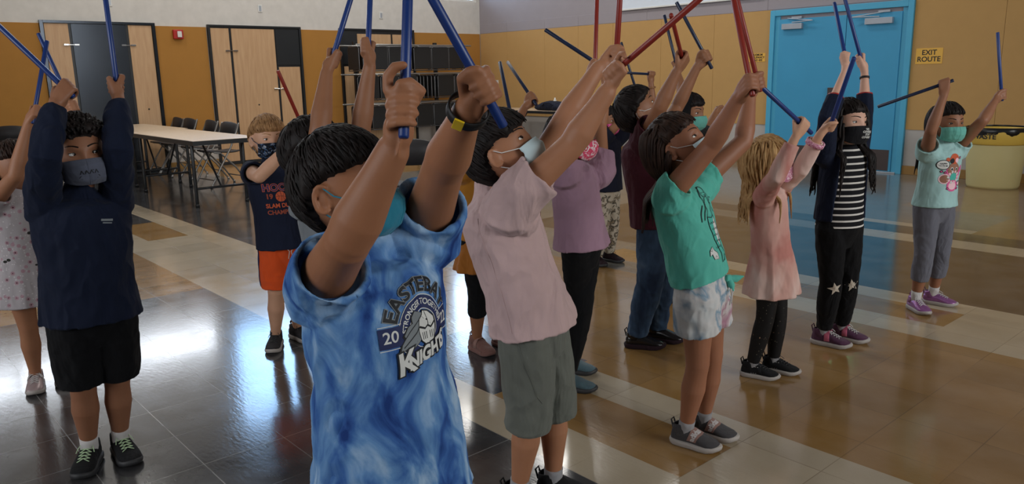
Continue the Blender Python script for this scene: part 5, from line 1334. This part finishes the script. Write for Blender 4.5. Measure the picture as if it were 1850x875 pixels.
   L=dict(sh=(-.015, .0), g=.85, el=(1562, 200, 1), wr=(1562, 130, 1), N=(0, 0, -1), st=(1523, -14, 1, .035, 'blue'), lab='right of the two blue sticks before the blue door, in the banded wrist\'s fist'),
   wear=[top('striped_top', C_str, hem=1.02, w=1.0, sleeve=.3, wr=.002, arms=()), top('cardigan', C_navy, hem=.80, w=1.07, sleeve=1.3, wr=.003, sl_r=1.12, extra=None) if False else (lambda p: cardigan(p)), legwear('leggings', C_blackc, end=1.9, loose=.002), lambda p: stars(p), shoes(S_mau, S_sole_w, lace=C_white, strap=S_rose, sock=C_gsock, sockh=.14),
         wristband('L', 'wristband', M_rubber, t=.85, r=.024, w=.005), mask_text([txt('GET\nCOVERED\nSTAY\nCOVERED', .013, .006, .004, I_wh, .0004)])]),
 dict(id='K15', label='person in a mint cartoon t-shirt and grey leggings by the waste bin, mint mask', h=1.16, phi=18, hphi=8, g=.93, skin=(150, 104, 78), skin_n='deep_brown', vox=.0052,
   head=(1711, 222, 4.15), neck=(1703, 260, 4.17), pelvis=(1688, 368, 4.27), fR=(1652, 560, 5), fL=(1684, 549, 52), look=(1, -.1, 0),
   hair=H_(HB, st='short', T=.014, front=.46, long=.24, n_long=150, az0=100, wave=.002), mask=dict(t='cloth', m=C_mmint),
   R=dict(el=(1682, 236, -1), wr=(1706, 170, 1), N=(0, -.3, 1), st=(1623, 180, 0, .04, 'dark'), lab='dark stick pointing left from the mint-shirt girl\'s hand'),
   L=dict(el=(1776, 218, -1), wr=(1799, 180, 1), N=(0, 0, -1), st=(1802, 53, 1, .03, 'blue'), lab='blue stick upright at the far right before the yellow wall'),
   wear=[top('t_shirt', C_mint, hem=1.02, w=1.06, sleeve=.25, wr=.003, hemw=1.05, sl_r=1.1), decal('t_shirt', sh_print_pink(), .42, dx=.006, sc=1.5), legwear('leggings', C_hgrey, end=1.55, loose=.004, wr=.002), shoes(S_vio, S_sole_w, lace=C_white, sock=C_white, sockh=.12)]),
]
def cardigan(p):
    """open-fronted knitted jacket: shell with the front cut away"""
    k = p.k; vox = .0045; m = Vol(); T = p.T; W = k*p.g; R = []
    for off in (0, 1):
        pass
    tt = [(0, .060, .056), (.05, .085, .066), (.10, .118, .084), (.18, .132, .096), (.4, .132, .102), (.7, .134, .106), (.93, .140, .112)]
    rows = []
    for t, a, b in tt:
        c = T(t); o = []; i_ = []; op = math.radians(46+16*t)
        for j in range(37):
            th = op+(2*math.pi-2*op)*j/36; d = p.F*math.cos(th)*b*W + p.L*math.sin(th)*a*W
            o.append(c+d); i_.append(c+d*(1-.010/max(.05, d.length)))
        rows.append(o+list(reversed(i_)))
    m.rings(rows)
    for sd in ('R', 'L'):
        A = p.arm[sd]; sh, el, wr_ = A['sh'], A['el'], A['wr']; ga = A['ga']*1.15; sg = -1 if sd == 'R' else 1; q = .42
        m.tube([sh-p.L*sg*.03*k+p.dn*.03, sh+p.dn*.008, sh.lerp(el, .35), sh.lerp(el, .8), el, el.lerp(wr_, q*.5), el.lerp(wr_, q)], [.05*ga, .054*ga, .050*ga, .044*ga, .042*ga, .041*ga, .039*ga], n=24, hollow=(1, .0095))
    o = fuse(m, 'cardigan', C_navy, p.o, p.og, vox, 4, .003, 13, .55, 2); p.parts['cardigan'] = o
    for sd in ('R', 'L'):
        A = p.arm[sd]; c = A['el'].lerp(A['wr'], .42); ax = (A['wr']-A['el']).normalized(); m = Vol(); m.tube([c-ax*.003, c+ax*.003], .041*A['ga']*1.08, n=24, hollow=(1, .006), round_=False); build(m, 'cuff_trim', M_red, o, p.og)
import os as _os
for _s in PEOPLE:
    if _os.environ.get('ONLY') and _s['id'] not in _os.environ['ONLY'].split(','): continue
    Person(_s)
